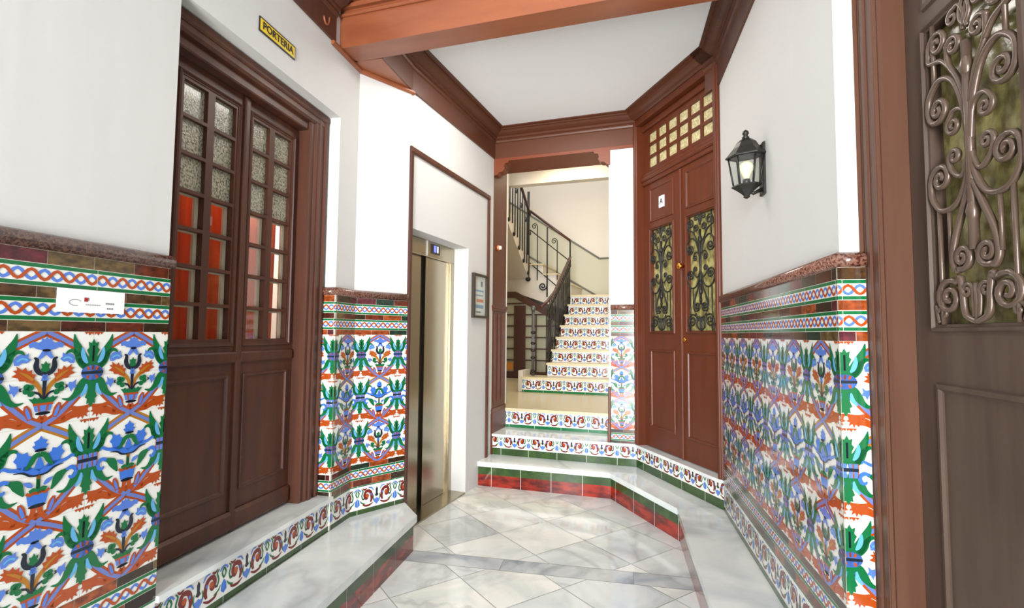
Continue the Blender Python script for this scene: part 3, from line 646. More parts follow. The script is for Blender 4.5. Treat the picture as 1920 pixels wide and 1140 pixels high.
def dwelling_door(fr, s0, s1, gt, woodk, ironk, name, label, transom, leafsplit, off, zt, frw=0.055, fk=None):
    """two-leaf door: glass with wrought iron, panels; glazed transom above. fr plane, opening s0..s1"""
    root = sthing(name, label, fr.P((s0+s1)/2, H2, off))
    zl = 2.755
    f = MB(); o1 = 0.02
    for a, c in ((s0-frw, s0), (s1, s1+frw)):
        f.box(fr, a, c, H2, zt, off-0.05, o1, (fk or woodk), 0.008)
        f.box(fr, a+(0.012 if a < s0 else 0.016), c-(0.016 if a < s0 else 0.012), H2+.01, zt-0.01, o1-0.002, o1+0.008, (fk or woodk), 0.005)
    if frw > 0.1:
        for sg, e in ((1, s0-frw), (-1, s1+frw)):
            for u0, u1, oo in ((0.0, 0.022, 0.042), (0.030, 0.040, 0.030), (0.052, 0.078, 0.034), (0.088, 0.096, 0.026), (0.112, 0.122, 0.030)):
                x0_, x1_ = sorted((e+sg*u0, e+sg*u1)); f.box(fr, x0_, x1_, H2, zt, o1, oo, (fk or woodk), 0.004)
    f.box(fr, s0-frw, s1+frw, zt-0.06, zt, off-0.05, o1+0.003, (fk or woodk), 0.008); f.box(fr, s0, s1, zt-0.115, zt-0.06, off-0.05, off+0.03, (fk or woodk), 0.01)
    f.box(fr, s0, s1, zl, zl+0.11, off-0.05, off+0.022, (fk or woodk), 0.008); f.box(fr, s0, s1, zl+0.035, zl+0.075, off, off+0.040, (fk or woodk), 0.01)
    f.build('door_frame', root)
    if transom:
        zb, zz = zl+0.135, zt-0.145; nc, nr = 6, 3; pa, pb = s0+0.075, s1-0.075; tw = (pb-pa)/nc; th = (zz-zb)/nr
        holes = [(pa+i*tw+.013, pa+(i+1)*tw-.013, zb+j*th+.013, zb+(j+1)*th-.013) for i in range(nc) for j in range(nr)]
        g = MB(); leafbox(g, fr, s0, s1, zl+0.11, zt-0.115, off-0.04, off+0.0, woodk, holes); tr = g.build('transom_frame', root)
        p = MB()
        for h in holes: p.box(fr, h[0]-.004, h[1]+.004, h[2]-.004, h[3]+.004, off-0.026, off-0.016, 'transom')
        p.build('transom_glass', tr)
    for a, c, side in ((s0+.003, leafsplit-0.001, 0), (leafsplit+0.001, s1-.003, 1)):
        w = c-a; m = (a+c)/2; gw = 0.165
        g0, g1 = m-gw, m+gw
        lf_ = MB(); holes = [(g0, g1, 1.435, gt)]
        leafbox(lf_, fr, a, c, H2+0.008, zl, off-0.045, off, woodk, holes)
        rim(lf_, fr, g0, g1, 1.435, gt, off, 0.022, 0.014, woodk)
        panel(lf_, fr, g0-0.015, g1+0.015, 0.60, 1.275, off, woodk, 0.035, 0.016, 0.03)
        panel(lf_, fr, g0-0.015, g1+0.015, gt+0.07, 2.71, off, woodk, 0.035, 0.016, 0.028)
        if side == 0: lf_.box(fr, c-0.018, c+0.018, H2+0.01, zl-0.005, off-0.001, off+0.014, woodk, 0.006)
        lo = lf_.build('door_leaf', root)
        gl = MB(); gl.box(fr, g0-.004, g1+.004, 1.431, gt+.004, off-0.036, off-0.030, 'antique'); gl.build('glass_pane', lo)['label'] = 'mottled olive glass'
        grille(fr, m, 1.435, off+0.006, ironk, lo, 0.0078 if ironk == 'ironbrown' else 0.0058, (gt-1.435)/0.9)
        if side == 1:
            kb = MB(); kb.lathe(fr.P(a+0.032, 1.95, off), [(.012, 0), (.012, .02), (.024, .03), (.027, .042), (.02, .054), (.004, .058)], 'brass', 18, Vector((fr.n.x, fr.n.y, 0)))
            kb.build('door_knob', lo)['label'] = 'round brass knob'
            kb = MB(); kb.lathe(fr.P(a+0.032, 1.365, off), [(.017, 0), (.019, .006), (.012, .010), (.003, .011)], 'brass', 16, Vector((fr.n.x, fr.n.y, 0)))
            kb.build('keyhole_cover', lo)['label'] = 'small brass lock cover'
    return root
d2 = dwelling_door(T, 0.055, TL-0.06, 2.33, 'wood', 'iron', 'door_2', 'red-brown panelled double door with wrought iron over olive glass and a small-paned transom, at the back right', True, 0.615, -0.06, 3.375)
# small white letter plate on its left leaf
def text_mesh(s, size, ext=0.001):
    cu = bpy.data.curves.new('letters', 'FONT'); cu.body = s; cu.size = size; cu.align_x = 'CENTER'; cu.align_y = 'CENTER'; cu.extrude = ext; cu.offset = 0.012*size
    o = bpy.data.objects.new('letters', cu); COL.objects.link(o)
    dg = bpy.context.evaluated_depsgraph_get(); me = bpy.data.meshes.new_from_object(o.evaluated_get(dg))
    bpy.data.objects.remove(o); bpy.data.curves.remove(cu); return me
def place_text(name, s, size, fr, sc, z, o, key, parent, sx=1.0, bold=0):
    me = text_mesh(s, size); me.materials.clear(); me.materials.append(M[key])
    for v in me.vertices: v.co = Vector(fr.P(sc+v.co.x*sx, z+v.co.y, o+v.co.z))
    ob = bpy.data.objects.new(name, me); COL.objects.link(ob); ob.parent = parent
    ob.matrix_parent_inverse = Matrix.Translation(parent.location).inverted()
    return ob
b = MB(); b.box(T, 0.31, 0.385, 2.50, 2.60, -0.060, -0.052, 'paper'); pl = b.build('letter_plate', d2); pl['label'] = 'small white plate with the letter A'
me = text_mesh('A', 0.07, 0.0006); me.materials.clear(); me.materials.append(M['black'])
for v in me.vertices: v.co = Vector(T.P(0.3475+v.co.x, 2.55+v.co.y, -0.051+v.co.z))
o = bpy.data.objects.new('letter', me); COL.objects.link(o); o.parent = pl
d3 = dwelling_door(G, 0.125, 1.235, 2.27, 'woodgrey', 'ironbrown', 'door_3', 'large greyish-brown door with brown wrought iron scrolls over olive glass, nearest on the right', False, 0.68, -0.05, 2.93, frw=0.145, fk='frameG')
b = MB()   # filler above the near door leaf
b.box(G, 0.125, 1.235, 2.86, 2.97, -0.1, -0.02, 'woodgrey'); b.build('head_board', d3)

# glazed double door on the left
LP = L; off = -0.17
root = sthing('door_1', 'dark brown glazed double door with small panes and orange curtains, in the left recess', L.P(-0.7, H2, off))
f = MB(); FO = -0.08
sL, sR = A1+0.06, -0.285
for a, c in ((A1+0.002, sL), (sR, F1S-0.012)):
    f.box(L, a, c, H2, 2.742, off-0.06, FO-0.012, 'wooddoor', 0.006)
    if c-a > .1:
        f.box(L, a+0.03, c-0.002, H2, 2.74, FO-0.014, FO, 'wooddoor', 0.010); f.box(L, a+0.06, a+0.085, H2, 2.70, FO-0.002, FO+0.008, 'wooddoor', 0.006)
        f.box(L, c-0.035, c-0.004, H2, 2.74, FO-0.002, FO+0.012, 'wooddoor', 0.008)
f.box(L, sL, sR, 2.605, 2.742, off-0.06, FO-0.03, 'wooddoor', 0.006)
f.box(L, sL-0.05, F1S-0.012, 2.655, 2.742, FO-0.032, FO+0.004, 'wooddoor', 0.012); f.box(L, sL-0.05, F1S-0.012, 2.695, 2.742, FO, FO+0.016, 'wooddoor', 0.008)
f.build('door_frame', root)
z0r, z1r = 1.355, 2.52; pr = (z1r-z0r)/7
leaves = [(sL+.002, -0.732, [(-1.115, -0.968), (-0.938, -0.790)], (-1.15, -0.785)), (-0.728, sR-.002, [(-0.678, -0.538), (-0.508, -0.350)], (-0.685, -0.335))]
for li, (a, c, cols, pn) in enumerate(leaves):
    holes = [(x0+.006, x1-.006, z0r+j*pr+.008, z0r+(j+1)*pr-.008) for x0, x1 in cols for j in range(7)]
    m = MB(); leafbox(m, L, a, c, H2+0.006, 2.60, off-0.045, off, 'wooddoor', holes)
    rim(m, L, cols[0][0]-.006, cols[1][1]+.006, z0r-.006, z1r+.006, off, 0.024, 0.012, 'wooddoor')
    panel(m, L, pn[0], pn[1], 0.615, 1.19, off, 'wooddoor', 0.03, 0.014, 0.03)
    m.box(L, a+0.01, c-0.01, 1.245, 1.30, off, off+0.016, 'wooddoor', 0.008)
    m.box(L, a+0.004, c-0.004, H2+.01, 0.525, off, off+0.022, 'wooddoor', 0.014)
    if li == 0: m.box(L, c-0.016, c+0.02, H2+0.008, 2.598, off-0.001, off+0.016, 'wooddoor', 0.006)
    lo = m.build('door_leaf', root)
    for hi, h in enumerate(holes):
        row = hi % 7; gp = MB()
        gp.box(L, h[0]-.004, h[1]+.004, h[2]-.004, h[3]+.004, off-0.026, off-0.022, 'frost' if row >= 4 else 'clear')
        g = gp.build('window_pane', lo); g['label'] = 'frosted glass pane' if row >= 4 else 'clear glass pane'
    bd = MB()
    for hi, h in enumerate(holes):     # cream putty beads inside the clear panes
        if hi % 7 < 4:
            bd.box(L, h[1]-.020, h[1]+.006, h[2]-.006, h[3]+.006, off-0.044, off-0.030, 'bead'); bd.box(L, h[0]-.006, h[1]-.020, h[3]-.007, h[3]+.008, off-0.044, off-0.030, 'bead')
    bd.build('glazing_bead', lo)['label'] = 'cream glazing beads'
# curtains behind
for i, (a, c, key, lab) in enumerate([(-1.24, -0.76, 'curtain', 'orange curtain behind the left leaf of the glazed brown door'), (-0.70, -0.50, 'pinkcloth', 'pale pink curtain behind the right leaf of the glazed brown door'), (-0.495, -0.36, 'curtain', 'narrow orange curtain at the hinge side of the glazed brown door')]):
    b = MB(); n = int((c-a)/0.008)
    rows = []
    for j in range(7):
        z = H2+0.75+(2.06-H2-0.75)*j/6
        rows.append([L.P(a+(c-a)*k/n, z, off-0.075+0.012*math.sin(k*0.55+i+0.15*j)+0.004*math.sin(k*1.9+j*.4)) for k in range(n+1)])
    b.grid(rows, key); rows2 = [[(x-L.n.x*.002, y-L.n.y*.002, z) for x, y, z in r] for r in rows]; b.grid(rows2, key)
    tag(b.build('curtain'), lab, 'curtain', None)
b = MB()
b.plan([L.xy(A1-0.3, -0.95), L.xy(F2S, -0.95), L.xy(F2S, -0.92), L.xy(A1-0.3, -0.92)], 0, 2.9, 'pinkcloth')
b.plan([L.xy(A1-0.33, -0.95), L.xy(A1-0.3, -0.95), L.xy(A1-0.3, -0.455), L.xy(A1-0.33, -0.455)], 0, 2.9, 'cream')
b.plan([L.xy(F2S, -0.95), L.xy(F2S+.03, -0.95), L.xy(F2S+.03, -0.455), L.xy(F2S, -0.455)], 0, 2.9, 'cream')
b.plan([L.xy(A1-0.33, -0.95), L.xy(F2S+.03, -0.95), L.xy(F2S+.03, -0.455), L.xy(A1-0.33, -0.455)], 2.9, 2.95, 'cream')
struct(b.build('wall_lodge'), 'porter lodge walls glimpsed behind the glazed door')

# ------------------------------------------------------------------ beams and cornices
b = MB()
bf = Fr((-0.784, 2.975), (0.9563, -0.2923))      # front line of the near beam, normal towards the camera
b.box(bf, -0.33, 1.97, ZP, 3.62, 0.0, -0.165, 'beam', 0.0)
EX = (-0.858, 3.178)
b.plan([L.xy(-0.03, 0.0), L.xy(F2S, 0), F3, EX, bf.xy(-0.29, -0.1655)], ZP, 3.6, 'beam')
b.box(bf, -0.33, 1.97, 3.365, 3.385, 0.0, 0.018, 'beam', 0.006); b.box(bf, -0.33, 1.97, 3.41, 3.44, 0.0, 0.035, 'beam', 0.01)
b.box(bf, -0.33, 1.97, 3.44, 3.50, 0.0, 0.085, 'beam', 0.02)
struct(b.build('trim_1'), 'big red-brown painted ceiling beam crossing the near bay')
b = MB(); b.mold([L.xy(-0.25), K.xy(0), K.xy(KL), E_.xy(0.02)], [(0, 3.145), (0.012, 3.145), (0.022, 3.155), (0.022, 3.168), (0, 3.172)], 'beam')
struct(b.build('trim_2'), 'thin red-brown moulding under the beam end')
corn = [(0.0, ZP), (0.014, ZP), (0.014, 3.325), (0.024, 3.33), (0.030, 3.345), (0.026, 3.36), (0.040, 3.365), (0.040, 3.385), (0.060, 3.392), (0.085, 3.405), (0.10, 3.42), (0.115, 3.422), (0.115, 3.435), (0.14, 3.44), (0.14, 3.46), (0.0, 3.46)]
b = MB(); b.mold([EX, F3, P1, S.xy(SL)], corn, 'cornice'); struct(b.build('trim_3'), 'brown moulded cornice above the lift wall and the stair opening')
b = MB()
c2 = [(0.0, ZP+0.2)]+[(o_, z) for o_, z in corn if z >= 3.36 and o_ > 0]+[(0.0, 3.46)]
b.mold([T.xy(0.03), T.xy(TL)], [(0.0, 3.375), (0.022, 3.375)]+[(o_, z) for o_, z in corn if z >= 3.385 and o_ > 0.02]+[(0.0, 3.46)], 'cornice')
b.mold([T.xy(TL-0.14, 0.0), C, R.xy(DS+2.8)], corn, 'wooddoor')
struct(b.build('trim_4'), 'brown moulded cornice above the panelled double door and right wall')
b = MB(); b.mold([L.xy(-5.0), L.xy(-0.22)], corn, 'wooddoor')
for k in range(1):
    b.tube([L.P(-0.335+0.03*math.cos(a)*1.0, 3.275+0.06*math.sin(a), 0.018) for a in [PI*0.0-i*PI/14 for i in range(13)]]+[], 0.006, 'beam', 6)
struct(b.build('trim_5'), 'dark brown moulded cornice above the left wall')
# beam over the stair opening and its brackets
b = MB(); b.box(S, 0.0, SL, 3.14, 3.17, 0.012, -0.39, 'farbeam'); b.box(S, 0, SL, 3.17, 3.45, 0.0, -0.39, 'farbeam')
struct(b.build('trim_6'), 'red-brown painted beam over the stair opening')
def corbel(s, sg, label):
    b = MB(); pr_ = [(0, 3.14), (0.155, 3.14), (0.15, 3.12), (0.115, 3.115), (0.105, 3.085), (0.115, 3.065), (0.09, 3.035), (0.055, 3.03), (0.03, 3.005), (0, 3.0)]
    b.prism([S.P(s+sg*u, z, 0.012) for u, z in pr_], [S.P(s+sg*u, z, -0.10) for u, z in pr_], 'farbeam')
    tag(b.build('wood_bracket'), label, 'bracket')
corbel(0.0, 1, 'carved red-brown wooden bracket at the left end of the stair opening beam')
corbel(1.165, -1, 'carved red-brown wooden bracket beside the white pier at the stair opening')
# panelled pilaster on the left of the opening
t = thing('wooden_pilaster', 'tall brown wooden pilaster at the left of the stair opening', 'pilaster', S.P(0, H1, 0))
jl = Fr(S.xy(0.0, 0.02), -S.n)       # depth direction
b = MB(); b.box(S, -0.045, 0.0, H1, 3.14, -0.39, 0.02, 'wood', 0.006); b.box(S, -0.035, -0.012, 0.75, 1.62, 0.018, 0.026, 'wood', 0.004); b.build('shaft', t)
b = MB(); b.box(S, -0.055, 0.012, H1, 0.62, -0.395, 0.03, 'wood', 0.01); b.box(S, -0.052, 0.009, 0.62, 0.66, -0.392, 0.026, 'wood', 0.01); b.build('plinth', t)
b = MB(); b.box(S, -0.058, 0.016, 1.655, 1.69, -0.40, 0.035, 'wood', 0.012); b.box(S, -0.052, 0.009, 1.63, 1.655, -0.395, 0.028, 'wood', 0.008); b.build('moulded_band', t)
b = MB()
for k in range(3): b.box(S, 0.0, 0.010, 0.72, 1.6, -0.08-0.115*k, -0.03-0.115*k, 'wood', 0.0)
b.build('raised_fillets', t)
b = MB(); b.box(S, 1.14, 1.165, H2, 0.92, -0.39, 0.012, 'wood', 0.006); b.box(S, 1.135, 1.166, H2, 0.60, -0.392, 0.016, 'wood', 0.006)
tag(b.build('corner_guard'), 'short brown wooden corner post at the foot of the tiled pier', 'post')
b = MB(); b.box(S, 1.150, 1.165, 0.92, 3.0, -0.385, -0.002, 'plaster'); struct(b.build('wall_pier_side'))
kb = thing('door_bell', 'small round copper bell push with its white highlight as a cap on the wooden pilaster', 'bell', S.P(0.0, 2.28, -0.1))
b = MB(); b.lathe(S.P(0.0, 2.28, -0.11), [(.030, 0), (.030, .012), (.022, .02), (.004, .021)], 'copper', 18, Vector((S.d.x, S.d.y, 0))); b.build('base_ring', kb)
b = MB(); b.lathe(S.P(0.02, 2.28, -0.11), [(.022, 0), (.02, .018), (.012, .026), (.003, .028)], 'bulb', 18, Vector((S.d.x, S.d.y, 0))); b.build('highlight_cap', kb)  # pale dome stands in for the highlight on the copper knob
# trim round the lift wall
b = MB()
ZT = 2.715
b.box(E_, -0.004, 0.030, 0.05, ZT, 0.0, 0.018, 'darkwood', 0.004); b.box(E_, -0.004, 1.425, ZT, ZT+0.045, 0.0, 0.022, 'wooddoor', 0.008); b.box(E_, 1.385, 1.425, H1, ZT, 0.0, 0.018, 'wooddoor', 0.006)
struct(b.build('trim_7'), 'narrow brown wooden frame round the lift wall')

# ------------------------------------------------------------------ lift
t = thing('lift_door', 'brushed steel sliding lift door in the left wall', 'lift', E_.P(0.5, 0, -0.15))
eo = -0.16
b = MB(); b.box(E_, 0.035, 0.10, 0.0, 2.03, eo-0.05, eo+0.02, 'steel', 0.003); b.box(E_, 0.925, 0.978, 0.0, 2.03, eo-0.05, eo+0.02, 'steel', 0.003)
b.box(E_, 0.035, 0.978, 2.03, 2.163, eo-0.05, eo+0.02, 'steel', 0.003); b.build('steel_frame', t)
b = MB(); b.box(E_, 0.10, 0.475, 0.012, 2.03, eo-0.045, eo-0.020, 'steel', 0.003); b.build('door_panel', t)
b = MB(); b.box(E_, 0.535, 0.925, 0.012, 2.03, eo-0.030, eo-0.005, 'steel', 0.003); b.build('door_panel', t)
b = MB(); b.box(E_, 0.475, 0.535, 0.012, 2.03, eo-0.05, eo-0.038, 'steeldark'); b.build('shadow_gap', t)
b = MB(); b.box(E_, 0.52, 0.535, 0.012, 2.03, eo-0.038, eo-0.004, 'steel'); b.build('door_edge', t)
b = MB(); b.box(E_, 0.035, 0.978, 0.0, 0.012, eo-0.05, 0.0, 'steel'); b.build('threshold', t)
b = MB(); b.box(E_, 0.56, 0.70, 2.065, 2.145, eo+0.02, eo+0.025, 'frame'); dp = b.build('floor_display', t)
b = MB(); b.box(E_, 0.60, 0.635, 2.08, 2.135, eo+0.025, eo+0.028, 'display'); b.build('lit_digit', dp)
b = MB(); b.box(E_, 0.655, 0.67, 2.08, 2.135, eo+0.025, eo+0.028, 'displaywhite'); b.build('lit_arrow', dp)
b = MB(); b.box(E_, 0.485, 0.498, 2.035, 2.16, eo+0.02, eo+0.03, 'whitepaint'); b.build('header_joint', t)

# ------------------------------------------------------------------ small things on the walls
t = thing('picture_frame', 'dark framed notice with coloured print, hanging to the right of the lift', 'picture frame', E_.P(1.2, 1.55, 0))
a0, a1, z0, z1 = 1.05, 1.355, 1.545, 1.955
b = MB()
for r_ in ((a0, a1, z0, z0+.022), (a0, a1, z1-.022, z1), (a0, a0+.022, z0+.022, z1-.022), (a1-.022, a1, z0+.022, z1-.022)): b.box(E_, *r_, 0.001, 0.034, 'frame', 0.004)
b.build('frame', t)
b = MB(); b.box(E_, a0+.02, a1-.02, z0+.02, z1-.02, 0.001, 0.010, 'paper'); pp = b.build('printed_sheet', t)
b = MB()
for (x0, x1, y0, y1, k) in ((.60, .72, .72, .84, 'greyprint'), (.2, .8, .60, .64, 'blueprint'), (.2, .75, .50, .53, 'blueprint'), (.3, .8, .36, .43, 'pinkprint'), (.2, .8, .22, .30, 'blueprint'), (.25, .6, .12, .15, 'greyprint')):
    b.box(E_, a0+(a1-a0)*x0, a0+(a1-a0)*x1, z0+(z1-z0)*y0, z0+(z1-z0)*y1, 0.010, 0.0106, k)
b.build('printed_blocks', pp)
b = MB(); b.box(E_, a0+.02, a1-.02, z0+.02, z1-.02, 0.020, 0.022, 'clear'); b.build('glass', t)
# PORTERIA plate
t = thing('sign_plate', 'yellow and black sign reading PORTERIA above the glazed brown door', 'sign', L.P(-0.735, 2.89, 0))
b = MB(); b.box(L, -0.875, -0.597, 2.853, 2.925, 0.0005, 0.006, 'black'); b.build('black_border', t)
b = MB(); b.box(L, -0.869, -0.603, 2.860, 2.918, 0.006, 0.0068, 'yellow'); b.build('yellow_field', t)
place_text('lettering', 'PORTERIA', 0.052, L, -0.736, 2.889, 0.0078, 'black', t, 1.0)
# white notice on the tiles
t = thing('notice_card', 'white notice card with small red crest stuck on the left pillar tiles', 'sign', L.P(-1.6, 1.48, 0.02))
NS0, NS1, NZ0, NZ1 = -1.712, -1.495, 1.456, 1.530
b = MB(); b.box(L, NS0, NS1, NZ0, NZ1, 0.0145, 0.0165, 'paper'); b.build('card', t)
b = MB()
def nb(x0, x1, y0, y1, k): b.box(L, NS0+(NS1-NS0)*x0, NS0+(NS1-NS0)*x1, NZ0+(NZ1-NZ0)*y0, NZ0+(NZ1-NZ0)*y1, 0.0165, 0.0169, k)
nb(.375, .43, .48, .66, 'redprint'); nb(.43, .445, .52, .66, 'greyprint')
for x in (.70, .735, .77, .805): nb(x, x+.026, .40, .48, 'greyprint')
for x in (.72, .755, .79): nb(x, x+.026, .18, .25, 'greyprint')
for k in range(8): nb(.40+.028*k, .418+.028*k, .33, .37, 'greyprint')
sp = [(NS0+(NS1-NS0)*(.25+.09*math.cos(a)), NZ0+(NZ1-NZ0)*(.42+.13*math.sin(a))) for a in [0.6+i*0.3 for i in range(16)]]
b.tube([L.P(x, z, 0.0168) for x, z in sp], 0.0008, 'greyprint', 4)
b.build('printed_marks', t)
# wall lantern
lc_ = 1.03
ctr = Vector(R.P(lc_, 0, 0.082)); ctr.z = 0
t = thing('wall_lantern', 'black wall lantern with clear glass and a cream bulb on the right wall', 'lantern', R.P(lc_, 2.1, 0))
def hexr(r, z, cxy=ctr, n=6): return [(cxy.x+r*math.cos(math.radians(11.5)+2*PI*k/n+PI/6), cxy.y+r*math.sin(math.radians(-11.5)+2*PI*k/n+PI/6), z) for k in range(n)]
b = MB(); b.grid([hexr(.084, 2.298), hexr(.086, 2.304), hexr(.054, 2.345), hexr(.050, 2.352), hexr(.040, 2.372), hexr(.022, 2.388)], 'iron', closed=True, smooth=False, caps=True); b.build('roof', t)
b = MB(); b.lathe((ctr.x, ctr.y, 2.386), [(.012, 0), (.018, .01), (.010, .02), (.016, .03), (.013, .042), (.003, .05)], 'iron', 14); b.build('finial', t)
b = MB()
tp, bt = hexr(.073, 2.300), hexr(.052, 2.152)
for p0, p1 in zip(tp, bt): b.tube([p0, p1], 0.0048, 'iron', 6)
for ring_ in (tp, bt):
    for i in range(6): b.tube([ring_[i], ring_[(i+1) % 6]], 0.0045, 'iron', 6)
b.build('cage', t)
b = MB(); b.grid([hexr(.071, 2.298), hexr(.050, 2.154)], 'clear', closed=True, smooth=False); b.build('glass_panes', t)
b = MB(); b.grid([hexr(.060, 2.155), hexr(.062, 2.148), hexr(.040, 2.130), hexr(.022, 2.112), hexr(.012, 2.100), hexr(.014, 2.092), hexr(.003, 2.084)], 'iron', closed=True, smooth=False, caps=True); b.build('base', t)
b = MB(); b.box(R, lc_-0.035, lc_+0.035, 2.10, 2.36, 0.0005, 0.014, 'iron', 0.004)
b.tube([R.P(lc_, 2.13, 0.01), R.P(lc_, 2.11, 0.05), R.P(lc_, 2.14, 0.088)], 0.010, 'iron', 8); b.tube([R.P(lc_, 2.34, 0.01), R.P(lc_, 2.345, 0.05)], 0.014, 'iron', 8); b.build('wall_bracket', t)
b = MB(); b.lathe((ctr.x, ctr.y, 2.15), [(.018, 0), (.018, .03), (.015, .033)], 'black', 16); b.build('lamp_holder', t)
b = MB(); b.lathe((ctr.x, ctr.y, 2.183), [(.014, 0), (.020, .018), (.033, .045), (.036, .060), (.030, .078), (.016, .090), (.002, .094)], 'bulb', 20); b.build('bulb', t)

# ------------------------------------------------------------------ staircase
Q = Fr(P1, S.d)      # same axes: s to the right, -o away
def SP(a, z, bb): return S.P(a, z, -bb)
SA1 = 1.30
t = thing('staircase', 'marble staircase with flower tile risers behind the opening', 'staircase', SP(0.6, H2, 0.4))
def riser(z0, z1, a0, a1, bb, ph, green):
    fr = Fr(S.xy(0, -bb), S.d); b = MB()
    if green: lay_plain(b, fr, a0, a1, z0, z0+0.03, 'green', ph, 0.003); z0 += 0.03
    lay_floral(b, fr, a0, a1, z0, z1-0.03-z0, ph, 0.003); b.build('flower_tile_riser', t)
def tread(z, a0, a1, b0, b1, key):
    b = MB(); b.box(S, a0-0.015, a1, z-0.03, z, -b0+0.022, -b1, key, 0.006); o = b.build('tread', t)
def core(z0, z1, a0, a1, b0, b1):
    b = MB(); b.box(S, a0, a1, z0, z1, -b0, -b1, 'cream'); b.build('step_core', t)
riser(H2, 0.62, 0.0, 1.135, 0.39, 0.05, True); core(0, 0.59, -1.6, SA1, 0.391, 1.865); tread(0.62, -1.6, SA1, 0.391, 1.865, 'treadwarm')
riser(0.62, 0.82, -0.27, SA1, 1.87, 0.03, True); core(0.0, 0.79, -0.27, SA1, 1.871, 2.24); tread(0.82, -0.27, SA1, 1.871, 2.26, 'treadwarm')
NST = 7
for k in range(NST):
    z = 1.0+0.18*k; bb = 2.2+0.28*k
    riser(z-0.18, z, 0.0, SA1, bb, 0.03+0.02*k, False); core(0.6, z-0.03, 0.0, SA1, bb+.001, bb+0.28 if k < NST-1 else 4.9); tread(z, 0.0, SA1, bb+.001, bb+0.30 if k < NST-1 else 4.9, 'treadwarm')
b = MB(); b.box(S, -0.335, -0.27, 0.62, 0.90, -1.90, -2.25, 'cream', 0.01); b.build('side_block', t)
# floor under / behind
b = MB(); b.box(S, -1.6, 0.0, 0.59, 0.618, -1.865, -4.9, 'treadwarm'); struct(b.build('floor_landing'), 'polished stone landing behind the stair opening')
# second flight (to the left) and third flight (towards the viewer)
t2 = thing('upper_staircase', 'upper flights of stairs turning left above the glazed partition', 'staircase', SP(-0.2, 2.08, 4.0))
ZL = 1.0+0.18*(NST-1)
b = MB(); B3_ = 3.88
pts = []
z = ZL; x = -0.02
pts = [(0.0, ZL-0.22), (0.0, ZL)]
for k in range(3):
    pts += [(x-0.25*k, ZL+0.18*k+0.18), (x-0.25*(k+1), ZL+0.18*k+0.18)]
pts += [(-0.80, ZL+0.54), (-1.6, ZL+0.54), (-1.6, ZL+0.30), (-0.85, ZL+0.30)]
pts = [(0.0, ZL-0.30), (0.0, ZL), (-0.02, ZL), (-0.02, ZL+.18), (-.27, ZL+.18), (-.27, ZL+.36), (-.52, ZL+.36), (-.52, ZL+.54), (-1.6, ZL+.54), (-1.6, ZL+.05), (-1.0, ZL+.05)]
b.prism([S.P(u, zz, -B3_) for u, zz in pts], [S.P(u, zz, -4.9) for u, zz in pts], 'cream'); b.build('flight_body', t2)
b = MB()
for k in range(3): b.box(S, -0.02-0.25*(k+1), 0.0-0.25*k, ZL+.18*(k+1)-.001, ZL+.18*(k+1)+0.025, -B3_+0.03, -4.9, 'treadwarm', 0.004)
b.build('tread', t2)
b = MB()  # third flight
n3 = 9; low = []; 
prof = [(3.86, ZL+.54-.22)]
up = []
for k in range(n3):
    bb = 3.86-0.27*k; up += [(bb, ZL+.54+.18*k), (bb, ZL+.54+.18*(k+1))]
up.append((3.86-0.27*n3, ZL+.54+.18*n3)); dn = [(3.86-0.27*n3, ZL+.54+.18*n3-.26), (3.86, ZL+.54-.24)]
poly3 = up+dn
b.prism([S.P(-0.78, zz, -bb) for bb, zz in poly3], [S.P(-1.75, zz, -bb) for bb, zz in poly3], 'cream'); b.build('flight_body', t2)
# railings
def baluster(b, a, bb, z0, z1, r=0.008, curls=True):
    b.tube([SP(a, z0, bb), SP(a, z1, bb)], r, 'iron', 6)
t = thing('iron_railing', 'black iron railing with dark red handrail beside the lower tiled stairs', 'railing', SP(0.0, 0.82, 2.2))
b = MB(); b.tube([SP(-0.19, 0.80, 2.12), SP(-0.19, 1.72, 2.12)], 0.022, 'irongrey', 12)
for zc in (0.86, 1.05, 1.15, 1.25, 1.40): b.lathe(SP(-0.19, zc, 2.12), [(.02, 0), (.034, .012), (.034, .03), (.02, .042)], 'iron', 14)
b.build('newel_post', t)
b = MB(); b.lathe(SP(-0.19, 1.72, 2.12), [(.02, 0), (.035, .02), (.038, .04), (.025, .07), (.01, .08)], 'irongrey', 16); b.build('newel_cap', t)
b = MB(); z_a, z_b = 1.80, 2.93; 
rl = [SP(-0.12, 1.78, 2.25), SP(-0.06, 1.88, 2.42), SP(-0.03, 2.05, 2.75), SP(-0.03, 2.70, 3.80), SP(-0.03, 2.74, 3.88)]
b.tube(rl, 0.024, 'darkwood', 10); b.build('handrail', t)
b = MB()
for k in range(7):
    for h in (0.05, 0.145, 0.24):
        bb = 2.2+0.28*k+h; zt_ = 1.80+(bb-2.25)*(0.92/1.6); a = -0.03
        if bb < 3.9:
            b.tube([SP(a, 0.86+.18*k, bb), SP(a, zt_-.02, bb)], 0.009, 'iron', 6)
            pts_ = [SP(a, zt_-0.12+v, bb+u) for u, v in scroll(0.045, 0.0, 0.045, PI, 1.4, 1, 14)]; b.tube(pts_, 0.006, 'iron', 5)
            pts_ = [SP(a, 1.12+.18*k+v, bb+u) for u, v in scroll(0.045, 0.0, 0.04, PI, 1.4, -1, 14)]; b.tube(pts_, 0.006, 'iron', 5)
for dz in (0.10, 0.75):
    b.tube([SP(-0.03, 1.80-dz, 2.25), SP(-0.03, 2.72-dz, 3.86)], 0.008, 'iron', 6)
b.build('balusters', t)
t = thing('iron_railing', 'open black iron railing with scrolls on the middle flight, against the pale back wall', 'railing', SP(-0.3, ZL, 3.88))
b = MB(); bb = 3.86
b.tube([SP(-0.02, 3.02, bb), SP(-0.76, 3.60, bb)], 0.022, 'darkwood', 10); b.build('handrail', t)
